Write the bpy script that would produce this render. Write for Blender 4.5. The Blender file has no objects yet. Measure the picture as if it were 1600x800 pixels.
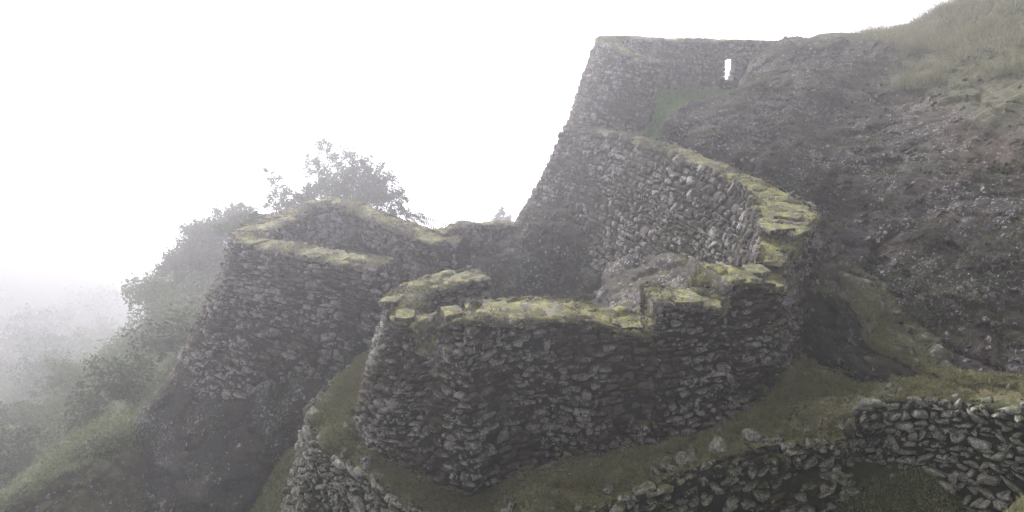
import bpy, math, random
import numpy as np
from mathutils import Vector

# ------------------------------------------------------------------ camera
PITCH = math.radians(17.5)
F = 1164.0                       # focal length in pixels of a 1600 px wide frame
sc = bpy.context.scene
cam_d = bpy.data.cameras.new('camera')
cam_d.sensor_width = 36.0
cam_d.lens = 36.0 * F / 1600.0
cam_d.clip_start = 0.1
cam_d.clip_end = 4000
cam = bpy.data.objects.new('camera', cam_d)
sc.collection.objects.link(cam)
cam.location = (0, 0, 0)
cam.rotation_euler = (math.pi / 2 - PITCH, 0, 0)
sc.camera = cam

# ------------------------------------------------------------------ sky, sun, exposure
SUN_EL, SUN_AZ = math.radians(30), math.radians(-24)   # azimuth from +Y, towards +X
w = bpy.data.worlds.new('World')
sc.world = w
w.use_nodes = True
nt = w.node_tree
bg = nt.nodes['Background']
sky = nt.nodes.new('ShaderNodeTexSky')
sky.sky_type = 'NISHITA'
sky.sun_disc = False
sky.sun_elevation = SUN_EL
sky.sun_rotation = SUN_AZ
sky.dust_density = 6.0
sky.air_density = 1.0
hs = nt.nodes.new('ShaderNodeHueSaturation')          # overcast: the cloud takes the colour out of the sky
hs.inputs['Saturation'].default_value = 0.12
nt.links.new(sky.outputs[0], hs.inputs['Color'])
nt.links.new(hs.outputs[0], bg.inputs[0])
bg.inputs[1].default_value = 0.15
sun_d = bpy.data.lights.new('sun', 'SUN')
sun_d.energy = 1.5
sun_d.angle = math.radians(14)
sun_d.color = (1.0, 0.965, 0.93)
sun = bpy.data.objects.new('sun', sun_d)
sc.collection.objects.link(sun)
sd = Vector((math.sin(SUN_AZ) * math.cos(SUN_EL), math.cos(SUN_AZ) * math.cos(SUN_EL), math.sin(SUN_EL)))
sun.rotation_euler = sd.to_track_quat('Z', 'Y').to_euler()
sc.view_settings.view_transform = 'Standard'
sc.view_settings.look = 'None'
sc.view_settings.gamma = 1
sc.view_settings.exposure = 1.12
sc.cycles.max_bounces = 8
sc.cycles.volume_bounces = 6
sc.cycles.diffuse_bounces = 3
sc.cycles.use_denoising = True
HAZE_DENSITY = 0.0053
HAZE_ANISO = 0.76

rng = np.random.default_rng(11)
random.seed(5)

# ------------------------------------------------------------------ helpers
def W(px, py, Y):
    """point seen at photo pixel (px,py) standing Y metres ahead of the camera"""
    u, v = (px - 800) / F, (400 - py) / F
    d = np.array([u, math.cos(PITCH) + v * math.sin(PITCH), -math.sin(PITCH) + v * math.cos(PITCH)])
    return d * (Y / d[1])

def WW(l):
    return np.array([W(*p) for p in l])

def _hash(ix, iy, iz, seed):
    h = (ix * 374761393 + iy * 668265263 + iz * 2147483647 + seed * 974711) & 0xFFFFFFFF
    h = ((h ^ (h >> 13)) * 1274126177) & 0xFFFFFFFF
    h = (h ^ (h >> 16)) & 0xFFFFFFFF
    h = (h * 2246822519) & 0xFFFFFFFF
    h = (h ^ (h >> 15)) & 0xFFFFFFFF
    return h.astype(np.float64) / 4294967295.0

def noise(P, scale=1.0, seed=0):
    Q = np.asarray(P, float) * scale
    i = np.floor(Q).astype(np.int64)
    f = Q - i
    f = f * f * (3 - 2 * f)
    r = 0
    for dx in (0, 1):
        for dy in (0, 1):
            for dz in (0, 1):
                wgt = (f[..., 0] if dx else 1 - f[..., 0]) * (f[..., 1] if dy else 1 - f[..., 1]) * (f[..., 2] if dz else 1 - f[..., 2])
                r = r + wgt * _hash(i[..., 0] + dx, i[..., 1] + dy, i[..., 2] + dz, seed)
    return r * 2 - 1

def fbm(P, scale=1.0, octv=4, seed=0, gain=0.5):
    r, a = 0, 1.0
    for k in range(octv):
        r = r + a * noise(P, scale * 2.03 ** k, seed + k * 17)
        a *= gain
    return r

def facets(P, cell, seed=0, squash=(1, 1, 1.5)):
    """broken-rock relief: tilted planes meeting in cracks, about -1..1"""
    Q = np.asarray(P, float) / cell * np.array(squash)
    Q = Q + 0.25 * np.stack([noise(Q, 1.3, seed + 91), noise(Q, 1.3, seed + 92), noise(Q, 1.3, seed + 93)], -1)
    i0 = np.floor(Q).astype(np.int64)
    f1 = np.full(Q.shape[:-1], 1e9); f2 = f1.copy(); hh = np.zeros_like(f1)
    for dx in (-1, 0, 1):
        for dy in (-1, 0, 1):
            for dz in (-1, 0, 1):
                a, b, c = i0[..., 0] + dx, i0[..., 1] + dy, i0[..., 2] + dz
                h = [_hash(a, b, c, seed + k * 7) for k in range(7)]
                ox, oy, oz = Q[..., 0] - (a + h[0]), Q[..., 1] - (b + h[1]), Q[..., 2] - (c + h[2])
                d = np.sqrt(ox ** 2 + oy ** 2 + oz ** 2)
                val = (h[3] - .5) * 1.2 + ox * (h[4] - .5) * 1.6 + oy * (h[5] - .5) * 1.6 + oz * (h[6] - .5) * 1.6
                m1 = d < f1; m2 = (~m1) & (d < f2)
                f2 = np.where(m1, f1, np.where(m2, d, f2))
                hh = np.where(m1, val, hh); f1 = np.where(m1, d, f1)
    return hh - .7 * np.clip(1 - (f2 - f1) / .16, 0, 1)

def mesh_from(name, V, Q, mat, parent=None, attr=None, smooth=True, corner=4):
    V = np.asarray(V, np.float32); Q = np.asarray(Q, np.int32)
    if parent is not None:
        V = V - np.array(parent.location, np.float32)
    me = bpy.data.meshes.new(name)
    me.vertices.add(len(V)); me.vertices.foreach_set('co', V.ravel())
    me.loops.add(Q.size); me.loops.foreach_set('vertex_index', Q.ravel())
    me.polygons.add(len(Q))
    me.polygons.foreach_set('loop_start', np.arange(0, Q.size, Q.shape[1], dtype=np.int32))
    me.polygons.foreach_set('loop_total', np.full(len(Q), Q.shape[1], np.int32))
    me.update(calc_edges=True)
    me.validate()
    me.polygons.foreach_set('use_smooth', np.full(len(me.polygons), smooth, bool))
    if attr is not None:
        a = me.attributes.new('tone', 'FLOAT', 'POINT')
        attr = np.asarray(attr, np.float64)
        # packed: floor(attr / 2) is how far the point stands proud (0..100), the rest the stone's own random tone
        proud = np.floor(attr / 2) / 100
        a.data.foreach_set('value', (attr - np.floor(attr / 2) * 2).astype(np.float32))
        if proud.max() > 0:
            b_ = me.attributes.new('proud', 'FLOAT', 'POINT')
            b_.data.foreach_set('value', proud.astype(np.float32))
    me.materials.append(mat)
    o = bpy.data.objects.new(name, me)
    sc.collection.objects.link(o)
    o.parent = parent
    return o

def tag(o, label=None, cat=None, group=None, kind=None):
    if label: o['label'] = label
    if cat: o['category'] = cat
    if group: o['group'] = group
    if kind: o['kind'] = kind
    return o

def thing(name, label, cat, loc, group=None):
    o = bpy.data.objects.new(name, None)
    sc.collection.objects.link(o)
    o.location = tuple(float(c) for c in loc)
    o.empty_display_size = 0.3
    return tag(o, label, cat, group)

def gridq(nv, nu, off=0):
    i = np.arange(nv - 1)[:, None] * nu + np.arange(nu - 1)[None, :]
    return np.stack([i, i + 1, i + nu + 1, i + nu], -1).reshape(-1, 4) + off

def resample(pts, t, smooth=0.0):
    """pts (n,3) at chord parameter; t in 0..1 station parameter array"""
    n = len(pts)
    x = t * (n - 1)
    i = np.clip(np.floor(x).astype(int), 0, n - 2)
    f = (x - i)[:, None]
    return pts[i] * (1 - f) + pts[i + 1] * f

def gsm(A, sig, axis):
    if sig <= 0.3: return A
    r = int(max(1, round(sig * 2.5)))
    k = np.exp(-0.5 * (np.arange(-r, r + 1) / sig) ** 2); k /= k.sum()
    A = np.moveaxis(A, axis, 0)
    # extend linearly at the ends, so ends stay put
    lo = 2 * A[0] - A[r:0:-1]; hi = 2 * A[-1] - A[-2:-r - 2:-1]
    B = np.concatenate([lo, A, hi], 0)
    out = sum(k[j] * B[j:j + len(A)] for j in range(2 * r + 1))
    return np.moveaxis(out, 0, axis)

class Surf:
    """a curved sheet through rows of control points, sampled in metres along (s) and down (d)"""
    def __init__(self, rows, hint, sm=0.3, smv=0.0, res=0.1):
        rows = [np.asarray(r, float) for r in rows]
        mid = sum(rows) / len(rows)
        ch = np.concatenate([[0], np.cumsum(np.linalg.norm(np.diff(mid, axis=0), axis=1))])
        L = ch[-1]
        nu = max(4, int(L / res) + 1)
        st = np.interp(np.linspace(0, L, nu), ch, np.linspace(0, 1, len(mid)))
        R = np.stack([resample(r, st) for r in rows])          # rows, nu, 3
        R = gsm(R, sm / (L / (nu - 1)), 1)
        Hm = np.linalg.norm(np.diff(R, axis=0), axis=2).sum(0).max()
        nv = max(4, int(Hm / res) + 1)
        G = np.stack([resample(R[:, j], np.linspace(0, 1, nv)) for j in range(nu)], 1)
        if len(rows) > 2: G = gsm(G, max(smv, 0.01) / (Hm / (nv - 1)), 0)
        self.G = G; self.nv, self.nu = nv, nu
        self.L = L
        self.H = np.linalg.norm(np.diff(G, axis=0), axis=2).sum(0)
        gu = np.gradient(G, axis=1); gv = np.gradient(G, axis=0)
        N = np.cross(gu, gv)
        N = gsm(gsm(N, 1.5, 0), 1.5, 1) if min(nv, nu) > 8 else N
        N /= np.linalg.norm(N, axis=2, keepdims=True) + 1e-9
        h = np.asarray(hint, float)
        if (N @ h).mean() < 0: N = -N; self.flip = True
        else: self.flip = False
        self.N = N
    def at(self, u, v):
        u = np.clip(u, 0, 1) * (self.nu - 1); v = np.clip(v, 0, 1) * (self.nv - 1)
        i = np.minimum(np.floor(u).astype(int), self.nu - 2); j = np.minimum(np.floor(v).astype(int), self.nv - 2)
        a = (u - i)[..., None]; b = (v - j)[..., None]
        def f(G): return (G[j, i] * (1 - a) + G[j, i + 1] * a) * (1 - b) + (G[j + 1, i] * (1 - a) + G[j + 1, i + 1] * a) * b
        return f(self.G), f(self.N)
    def base(self, inset=-0.03, res=None, rough=0.0, seed=3):
        P = self.G + self.N * inset
        if rough: P = P + self.N * (fbm(self.G, 1.6, 3, seed) * rough)[..., None]
        Q = gridq(self.nv, self.nu)
        if not self.flip: pass
        return P.reshape(-1, 3), Q

T6 = np.sin(np.linspace(-1, 1, 8) * math.pi / 2 * .82) / math.sin(math.pi / 2 * .82)
TA, TB = np.meshgrid(T6, T6)
TQ = gridq(8, 8)

def stones(S, w=(0.10, 0.34), h=(0.07, 0.19), prot=(0.005, 0.075), seed=0, keep=1.0, skew=0.25, dmax=None, jag=0.0, tilt=0.25, gap=0.95, wob=0.07, level=False, rough_edge=1.0):
    """lay rough courses of stones over a sheet; returns verts, quads, tone"""
    r = np.random.default_rng(seed)
    Hmax = (S.H.max() if dmax is None else min(dmax, S.H.max())) + (1.0 if level else 0)
    cen = []
    d = -jag
    while d < Hmax:
        ch = r.uniform(*h)
        s = -r.uniform(0, w[1])
        while s < S.L:
            cw = w[0] + (w[1] - w[0]) * r.random() ** 1.5
            cw *= 0.8 + 0.5 * (ch - h[0]) / (h[1] - h[0] + 1e-6)
            if r.random() < 0.12 and cw < w[1] * .8:    # a pair of thin stones instead of one
                cen.append((s + cw / 2, d + ch * .27, cw, ch * .5)); cen.append((s + cw / 2, d + ch * .77, cw, ch * .46))
            elif r.random() < 0.10:
                cen.append((s + cw / 2, d + ch * .8, cw * 1.05, ch * 1.7))
            else:
                cen.append((s + cw / 2, d + ch / 2, cw, ch))
            s += cw
        d += ch
    C = np.array(cen)
    C = C[r.random(len(C)) < keep * .985]
    n = len(C)
    sc_, dc, cw, ch = C.T
    dc = dc + r.normal(0, 0.022, n); sc_ = sc_ + r.normal(0, .02, n)
    # skewed, unequal corners
    a = TA.ravel()[None, :]; b = TB.ravel()[None, :]
    rad = 1 - 0.20 * (a * b) ** 2
    th_ = np.arctan2(b, a); ed = np.maximum(np.abs(a), np.abs(b))
    for kf in (2, 3, 5):
        rad = rad + ed * rough_edge * r.normal(0, .085 if kf < 4 else .05, (n, 1)) * np.cos(kf * th_ + r.uniform(0, 6.28, (n, 1)))
    sk = r.normal(0, skew, (n, 1)); sk2 = r.normal(0, skew * .6, (n, 1)); tp = r.normal(0, .24, (n, 1)); tp2 = r.normal(0, .22, (n, 1))
    aa = (a * (1 + tp * b)) * rad; bb = (b * (1 + tp2 * a)) * rad
    ss = sc_[:, None] + (aa * cw[:, None] * gap + sk * bb * ch[:, None]) / 2
    dd = dc[:, None] + (bb * ch[:, None] * gap + sk2 * aa * np.minimum(cw, .25)[:, None] * .5) / 2
    lowfreq = np.stack([ss * 1.1, dd * .9, np.full_like(ss, seed * 3.3)], -1)
    dd = dd + wob * noise(lowfreq, 1.0, seed)
    u = ss / S.L
    uu = np.linspace(0, 1, S.nu)
    Hu = np.interp(np.clip(u, 0, 1), uu, S.H)
    if level:      # courses run level, whatever the top of the wall does
        zt = S.G[0, :, 2]; zb_ = S.G[-1, :, 2]
        zr = gsm(zt[:, None], min(1.6 / (S.L / (S.nu - 1)), S.nu / 3.2), 0)[:, 0]
        off = zt.max() - zr
        kz = S.H / np.maximum(zt - zb_, .2)
        dd = (dd - np.interp(np.clip(u, 0, 1), uu, (zr - zt + (zt - zr).max()) * kz)) if False else dd + np.interp(np.clip(u, 0, 1), uu, (zt - zr) * kz) - np.interp(np.clip(u, 0, 1), uu, np.full(S.nu, ((zt - zr) * kz).max())) + 0
        inside = dd.mean(1) > -.04 - jag
        dd = np.where(inside[:, None], dd, dd)
    else: inside = np.ones(n, bool)
    ok = inside & (dd.mean(1) < Hu.mean(1) + .02) & (u.mean(1) > -0.002) & (u.mean(1) < 1.002)
    P, N = S.at(u, dd / Hu)
    # continue past the sheet's edge in a straight line upwards (ragged tops)
    over = np.minimum(dd, 0)
    P = P + np.array([0, 0, -1.0]) * over[..., None]
    pr = r.uniform(prot[0], prot[1], (n, 1)) * np.sqrt(np.minimum(cw, ch) / .13)[:, None]
    ea = 1 - np.abs(a) ** 4.5; eb = 1 - np.abs(b) ** 4.5
    dome = np.sqrt(np.clip(ea * eb, 0, 1))
    t1 = r.normal(0, tilt, (n, 1)); t2 = r.normal(0, tilt, (n, 1))
    hgt = pr * dome * (1 + t1 * a + t2 * b) * 1.35 - 0.05 * (1 - dome)
    P = P + N * hgt[..., None]
    wn = noise(P, 9.0, seed + 5) * 0.018 + noise(P, 21.0, seed + 6) * 0.014 + np.abs(noise(P, 13.0, seed + 8)) * .016 - .008
    P = P + N * (wn * dome)[..., None]
    P = P[ok]; n = len(P)
    Q = (TQ[None] + (np.arange(n) * 64)[:, None, None]).reshape(-1, 4)
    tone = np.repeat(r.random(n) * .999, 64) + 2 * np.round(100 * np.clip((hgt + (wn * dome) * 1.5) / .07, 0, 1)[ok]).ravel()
    return P.reshape(-1, 3), Q, tone

def merge(parts):
    V, Q, T, off = [], [], [], 0
    for p in parts:
        v, q = p[0], p[1]
        t = p[2] if len(p) > 2 else np.full(len(v), 0.0)
        V.append(v); Q.append(q + off); T.append(t); off += len(v)
    return np.concatenate(V), np.concatenate(Q), np.concatenate(T)

# ------------------------------------------------------------------ materials
def new_mat(name):
    m = bpy.data.materials.new(name); m.use_nodes = True
    t = m.node_tree
    b = t.nodes['Principled BSDF']
    b.inputs['Roughness'].default_value = 0.9
    b.inputs['Specular IOR Level'].default_value = 0.2
    return m, t, b

class NT:
    def __init__(s, t): s.t = t
    def n(s, typ, **k):
        x = s.t.nodes.new(typ)
        for a, b in k.items(): setattr(x, a, b)
        return x
    def l(s, a, b): s.t.links.new(a, b)
    def noise(s, co, scale, det=4, rough=.55, dist=0.0):
        x = s.n('ShaderNodeTexNoise'); x.inputs['Scale'].default_value = scale
        x.inputs['Detail'].default_value = det; x.inputs['Roughness'].default_value = rough
        x.inputs['Distortion'].default_value = dist
        s.l(co, x.inputs['Vector']); return x.outputs['Fac']
    def ramp(s, val, lo, hi, a=0.0, b=1.0):
        x = s.n('ShaderNodeMapRange', interpolation_type='SMOOTHSTEP')
        x.inputs[1].default_value = lo; x.inputs[2].default_value = hi
        x.inputs[3].default_value = a; x.inputs[4].default_value = b
        s.l(val, x.inputs[0]); return x.outputs[0]
    def mix(s, f, a, b):
        x = s.n('ShaderNodeMix', data_type='RGBA')
        for v, i in ((f, 0), (a, 6), (b, 7)):
            if isinstance(v, (tuple, list)): x.inputs[i].default_value = (*v, 1) if len(v) == 3 else v
            elif isinstance(v, (int, float)): x.inputs[i].default_value = v
            else: s.l(v, x.inputs[i])
        return x.outputs[2]
    def m(s, op, a, b=None):
        x = s.n('ShaderNodeMath', operation=op)
        for v, i in ((a, 0), (b, 1)):
            if v is None: continue
            if isinstance(v, (int, float)): x.inputs[i].default_value = v
            else: s.l(v, x.inputs[i])
        return x.outputs[0]

def stone_mat(name, dark=(.014, .0125, .013), light=(.11, .096, .100), lichen=0.5, moss=0.35, green=0.3, upmoss=1.0, lic_col=(.46, .43, .44), bumps=1.0, upt=(.66, .95), use_proud=True, ls=1.0, joint=.85,
              moss_a=(.075, .085, .022), moss_b=(.21, .19, .035)):
    m, t, b = new_mat(name); k = NT(t)
    geo = k.n('ShaderNodeNewGeometry'); co = geo.outputs['Position']
    at = k.n('ShaderNodeAttribute', attribute_name='tone').outputs['Fac']
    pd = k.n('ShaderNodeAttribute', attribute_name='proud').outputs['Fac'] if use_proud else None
    n1 = k.noise(co, 1.1, 3); n2 = k.noise(co, 9, 5, .65); n3 = k.noise(co, 38, 4, .7)
    f = k.m('ADD', k.m('MULTIPLY', at, .6), k.m('MULTIPLY', n2, .6))
    col = k.mix(k.ramp(f, .35, .95), dark, light)
    # brown and violet casts over large areas
    col = k.mix(k.ramp(n1, .42, .68, 0, .45), col, (.06, .042, .032))
    col = k.mix(k.ramp(k.noise(co, .8, 3), .5, .7, 0, .5 * green), col, (.016, .03, .022))
    # pale crusty lichen: ragged blotches that cluster, on the proud faces of the stones
    clus = k.ramp(k.noise(co, .8, 3), .55 - .2 * lichen, .70 - .2 * lichen)
    wn_ = k.noise(co, 10 * ls, 5, .72, .3)
    thr = k.m('ADD', k.m('MULTIPLY', at, .10), k.m('MULTIPLY', clus, .13))
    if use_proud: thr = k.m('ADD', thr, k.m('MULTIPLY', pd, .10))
    else: thr = k.m('ADD', thr, .05)
    lic = k.ramp(k.m('ADD', wn_, thr), .77 - .08 * lichen, .82 - .08 * lichen)
    lic = k.m('MULTIPLY', lic, k.ramp(n3, .40, .56, .25, 1))
    flecks = k.m('MULTIPLY', k.ramp(k.noise(co, 24 if use_proud else 13, 3, .6), .62 if use_proud else .585, .67 if use_proud else .63), k.m('ADD', k.m('MULTIPLY', clus, .8), .15))
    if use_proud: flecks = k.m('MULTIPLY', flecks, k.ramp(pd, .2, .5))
    if not use_proud: lic = k.m('MULTIPLY', lic, k.ramp(k.noise(co, 2.4, 3, .6), .46, .60, .08, 1))
    if not use_proud:
        vo = k.n('ShaderNodeTexVoronoi'); vo.inputs['Scale'].default_value = 5.5
        wv = k.n('ShaderNodeVectorMath', operation='ADD'); k.l(co, wv.inputs[0])
        nc = k.n('ShaderNodeTexNoise'); nc.inputs['Scale'].default_value = 14; nc.inputs['Detail'].default_value = 3; k.l(co, nc.inputs['Vector'])
        sv = k.n('ShaderNodeVectorMath', operation='SCALE'); sv.inputs['Scale'].default_value = .16; k.l(nc.outputs['Color'], sv.inputs[0]); k.l(sv.outputs[0], wv.inputs[1])
        k.l(wv.outputs[0], vo.inputs['Vector'])
        rc = k.n('ShaderNodeSeparateColor'); k.l(vo.outputs['Color'], rc.inputs[0])
        rad_ = k.m('MULTIPLY', k.m('POWER', rc.outputs[1], 2.0), .38)
        spot = k.ramp(k.m('SUBTRACT', rad_, vo.outputs['Distance']), -.03, .05)
        spot = k.m('MULTIPLY', spot, k.ramp(n3, .38, .5))
        spot = k.m('MULTIPLY', spot, k.ramp(k.noise(co, 1.1, 3, .6), .42, .56, .1, 1))
        lic = k.m('MAXIMUM', k.m('MULTIPLY', lic, .75), spot)
    lic = k.m('MAXIMUM', lic, flecks)
    lc = k.mix(k.ramp(n2, .4, .6), lic_col, tuple(x * .55 for x in lic_col))
    col = k.mix(k.m('MULTIPLY', lic, .9), col, lc)
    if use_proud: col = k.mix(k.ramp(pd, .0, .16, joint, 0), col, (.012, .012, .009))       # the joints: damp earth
    # moss where the face looks up
    sx = k.n('ShaderNodeSeparateXYZ'); k.l(geo.outputs['Normal'], sx.inputs[0])
    nz = k.m('ADD', sx.outputs[2], k.m('MULTIPLY', k.m('SUBTRACT', n2, .5), .9))
    up = k.m('MULTIPLY', k.ramp(nz, *upt), upmoss)
    mcol = k.mix(k.ramp(k.noise(co, 3.6, 5, .7), .42, .60), moss_a, moss_b)
    mcol = k.mix(k.ramp(n3, .35, .7, 0, .5), mcol, (.03, .035, .012))
    pat = k.m('MULTIPLY', up, k.ramp(k.noise(co, 5.0, 5, .7), .42, .53))
    pm = k.m('MULTIPLY', k.ramp(k.noise(co, 1.7, 5, .65), .56, .70), moss)
    pat = k.m('MAXIMUM', pat, pm)
    col = k.mix(pat, col, mcol)
    k.l(col, b.inputs['Base Color'])
    bp = k.n('ShaderNodeBump'); bp.inputs['Strength'].default_value = .55 * bumps; bp.inputs['Distance'].default_value = .05
    k.l(k.m('ADD', k.m('ADD', n2, k.m('MULTIPLY', n3, .55)), k.m('MULTIPLY', lic, .25)), bp.inputs['Height'])
    k.l(bp.outputs[0], b.inputs['Normal'])
    return m

def grass_mat(name, a, c, brown, bf=.35, stone=0.0):
    m, t, b = new_mat(name); k = NT(t)
    co = k.n('ShaderNodeNewGeometry').outputs['Position']
    n1 = k.noise(co, 1.3, 4, .6); n2 = k.noise(co, 14, 5, .7); n3 = k.noise(co, 55, 3, .7)
    col = k.mix(k.ramp(n2, .35, .65), a, c)
    col = k.mix(k.ramp(n1, .48, .66, 0, bf), col, brown)
    col = k.mix(k.ramp(n3, .4, .65, 0, .75), col, tuple(x * .25 for x in a))
    col = k.mix(k.ramp(k.noise(co, 5, 4, .7), .50, .66, 0, .6), col, tuple(x * .3 for x in brown))
    if stone:
        col = k.mix(k.m('MULTIPLY', k.ramp(k.noise(co, 6, 4, .65), .60, .66), stone), col, (.3, .3, .27))
    k.l(col, b.inputs['Base Color'])
    bp = k.n('ShaderNodeBump'); bp.inputs['Strength'].default_value = .9; bp.inputs['Distance'].default_value = .06
    k.l(k.m('ADD', n2, k.m('MULTIPLY', n3, .6)), bp.inputs['Height']); k.l(bp.outputs[0], b.inputs['Normal'])
    return m

def leaf_mat(name, a, c):
    m, t, b = new_mat(name); k = NT(t)
    at = k.n('ShaderNodeAttribute', attribute_name='tone').outputs['Fac']
    co = k.n('ShaderNodeNewGeometry').outputs['Position']
    col = k.mix(k.m('MULTIPLY', k.m('ADD', at, k.noise(co, .7, 3)), .5), a, c)
    k.l(col, b.inputs['Base Color'])
    tr = k.n('ShaderNodeBsdfTranslucent'); k.l(col, tr.inputs[0])
    mx = k.n('ShaderNodeMixShader'); mx.inputs[0].default_value = .3
    k.l(b.outputs[0], mx.inputs[1]); k.l(tr.outputs[0], mx.inputs[2])
    k.l(mx.outputs[0], t.nodes['Material Output'].inputs[0])
    b.inputs['Roughness'].default_value = .6
    return m

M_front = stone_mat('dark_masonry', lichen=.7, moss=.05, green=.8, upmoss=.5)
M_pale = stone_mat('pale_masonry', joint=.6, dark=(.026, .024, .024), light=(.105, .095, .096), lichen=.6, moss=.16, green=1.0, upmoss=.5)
M_top = stone_mat('mossy_capping', upt=(.35, .7), dark=(.05, .043, .033), light=(.17, .15, .125), lichen=.9, moss=.5, upmoss=.85, use_proud=False, moss_a=(.085, .098, .035), moss_b=(.31, .30, .085))
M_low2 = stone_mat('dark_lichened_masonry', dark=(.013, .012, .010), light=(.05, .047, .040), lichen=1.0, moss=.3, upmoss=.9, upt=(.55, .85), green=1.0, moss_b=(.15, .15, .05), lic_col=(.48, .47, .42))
M_cliff = stone_mat('cliff_rock', use_proud=False, dark=(.026, .023, .027), light=(.10, .088, .098), lichen=.75, moss=.25, green=.6, upmoss=.8, moss_b=(.10, .105, .035))
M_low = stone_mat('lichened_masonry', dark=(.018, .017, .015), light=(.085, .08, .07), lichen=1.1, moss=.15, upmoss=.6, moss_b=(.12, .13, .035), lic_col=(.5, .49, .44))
M_base = stone_mat('mossy_bedrock', use_proud=False, dark=(.012, .013, .012), light=(.050, .049, .045), lichen=.5, moss=.4, green=1.0, upmoss=.6, moss_a=(.02, .025, .012), moss_b=(.06, .062, .03), bumps=1.6)
M_base2 = stone_mat('window_stone', use_proud=False, dark=(.02, .018, .019), light=(.09, .08, .082), lichen=.5, moss=.1)
M_slab = stone_mat('bedrock', use_proud=False, dark=(.014, .012, .014), light=(.038, .033, .038), lichen=.6, moss=.1, green=.2, upmoss=.3)
M_grass = grass_mat('turf', (.10, .105, .048), (.30, .285, .145), (.18, .14, .085), bf=.7, stone=.7)
M_ground = grass_mat('hill_ground', (.035, .05, .018), (.07, .085, .03), (.07, .055, .035))
M_lawn = grass_mat('lawn', (.09, .17, .05), (.15, .24, .07), (.07, .09, .03), .2)
M_blade = leaf_mat('grass_blades', (.075, .085, .035), (.34, .32, .18))
M_lawnb = leaf_mat('lawn_blades', (.10, .19, .05), (.18, .30, .09))
M_dry = leaf_mat('dry_grass', (.10, .105, .055), (.26, .25, .16))
M_leaf = leaf_mat('leaves', (.022, .042, .014), (.07, .10, .03))
M_under = leaf_mat('undergrowth', (.05, .075, .035), (.18, .20, .09))
M_bark, _t, _b = new_mat('bark'); _b.inputs['Base Color'].default_value = (.07, .06, .05, 1)

# ------------------------------------------------------------------ ground: one sheet to the horizon
ctrl = WW([
    # bank in front of and left of the round tower
    (190, 725, 17.8), (100, 750, 17.4), (40, 785, 17.0), (40, 1000, 14.0), (200, 1000, 14.0), (-60, 830, 18),
    (235, 830, 17.0), (260, 950, 14.6), (320, 880, 15.0), (378, 805, 15.4), (430, 730, 16.0), (470, 705, 16.2), (530, 670, 16.9), (585, 610, 17.6), (615, 560, 18.6),
    (430, 830, 14.0), (520, 990, 11.5),
    # slope that falls away on the left
    (250, 640, 22), (180, 625, 32), (290, 540, 28), (320, 455, 38), (350, 410, 44),
    (0, 780, 26), (-150, 800, 28), (100, 630, 52), (0, 600, 68), (-200, 620, 62), (150, 592, 66), (250, 530, 46), (265, 535, 58),
    (60, 588, 90), (-200, 590, 105),
    # behind the towers
    (500, 430, 34), (620, 430, 34), (700, 410, 28), (780, 400, 28), (450, 450, 27), (560, 500, 21), (600, 500, 22.5), (680, 450, 24),
    (620, 500, 19.5), (700, 490, 19.8), (780, 490, 19.5), (700, 510, 17),
    (850, 550, 16), (950, 560, 15.5), (1050, 540, 15), (1150, 520, 15.3), (880, 530, 18.5), (900, 480, 22),
    (800, 420, 33), (900, 330, 36), (1000, 250, 38), (1150, 160, 38), (1300, 150, 36),
    # lower right
    (1700, 835, 9.8), (1500, 660, 13.5), (1600, 690, 12.5), (1400, 610, 15), (1700, 730, 11.5), (1480, 640, 15), (1600, 660, 14), (1345, 795, 11.0), (1430, 800, 10.8), (1330, 850, 10.9), (1560, 835, 10.3), (1480, 815, 10.9), (1700, 850, 9.5), (1340, 980, 9.5), (1240, 900, 10.8), (1100, 1150, 8.8), (800, 1100, 8.8), (650, 1100, 9.2),
])
extra = np.array([  # photographer's hill, rising right; unseen rise behind added to block sky light
    (0, 0, -7.5), (5, 0, -5), (9, 3, -4), (14, 0, 0), (6, -8, -2.0), (-6, -8, -4), (-8, 2, -11), (0, -20, 6), (-15, -16, 0), (15, -15, 6), (22, 8, 2), (24, 20, 1), (20, 30, -1.5), (12, 34, -6),
    (-20, 0, -18), (-30, 25, -24), (-60, 30, -45), (-70, 100, -58), (-5, 62, -26), (25, 60, -12), (-40, -10, -25), (40, 20, 4), (40, 50, -2), (5, 45, -15)])
ctrl = np.vstack([ctrl, extra])
def phi(d): return np.sqrt(d * d + 2.0)
A_ = phi(np.linalg.norm(ctrl[:, None, :2] - ctrl[None, :, :2], axis=2)) 
A_ = np.block([[A_ + 0.02 * np.eye(len(ctrl)), np.ones((len(ctrl), 1))], [np.ones((1, len(ctrl))), np.zeros((1, 1))]])
rbf = np.linalg.solve(A_, np.concatenate([ctrl[:, 2], [0]]))
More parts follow.
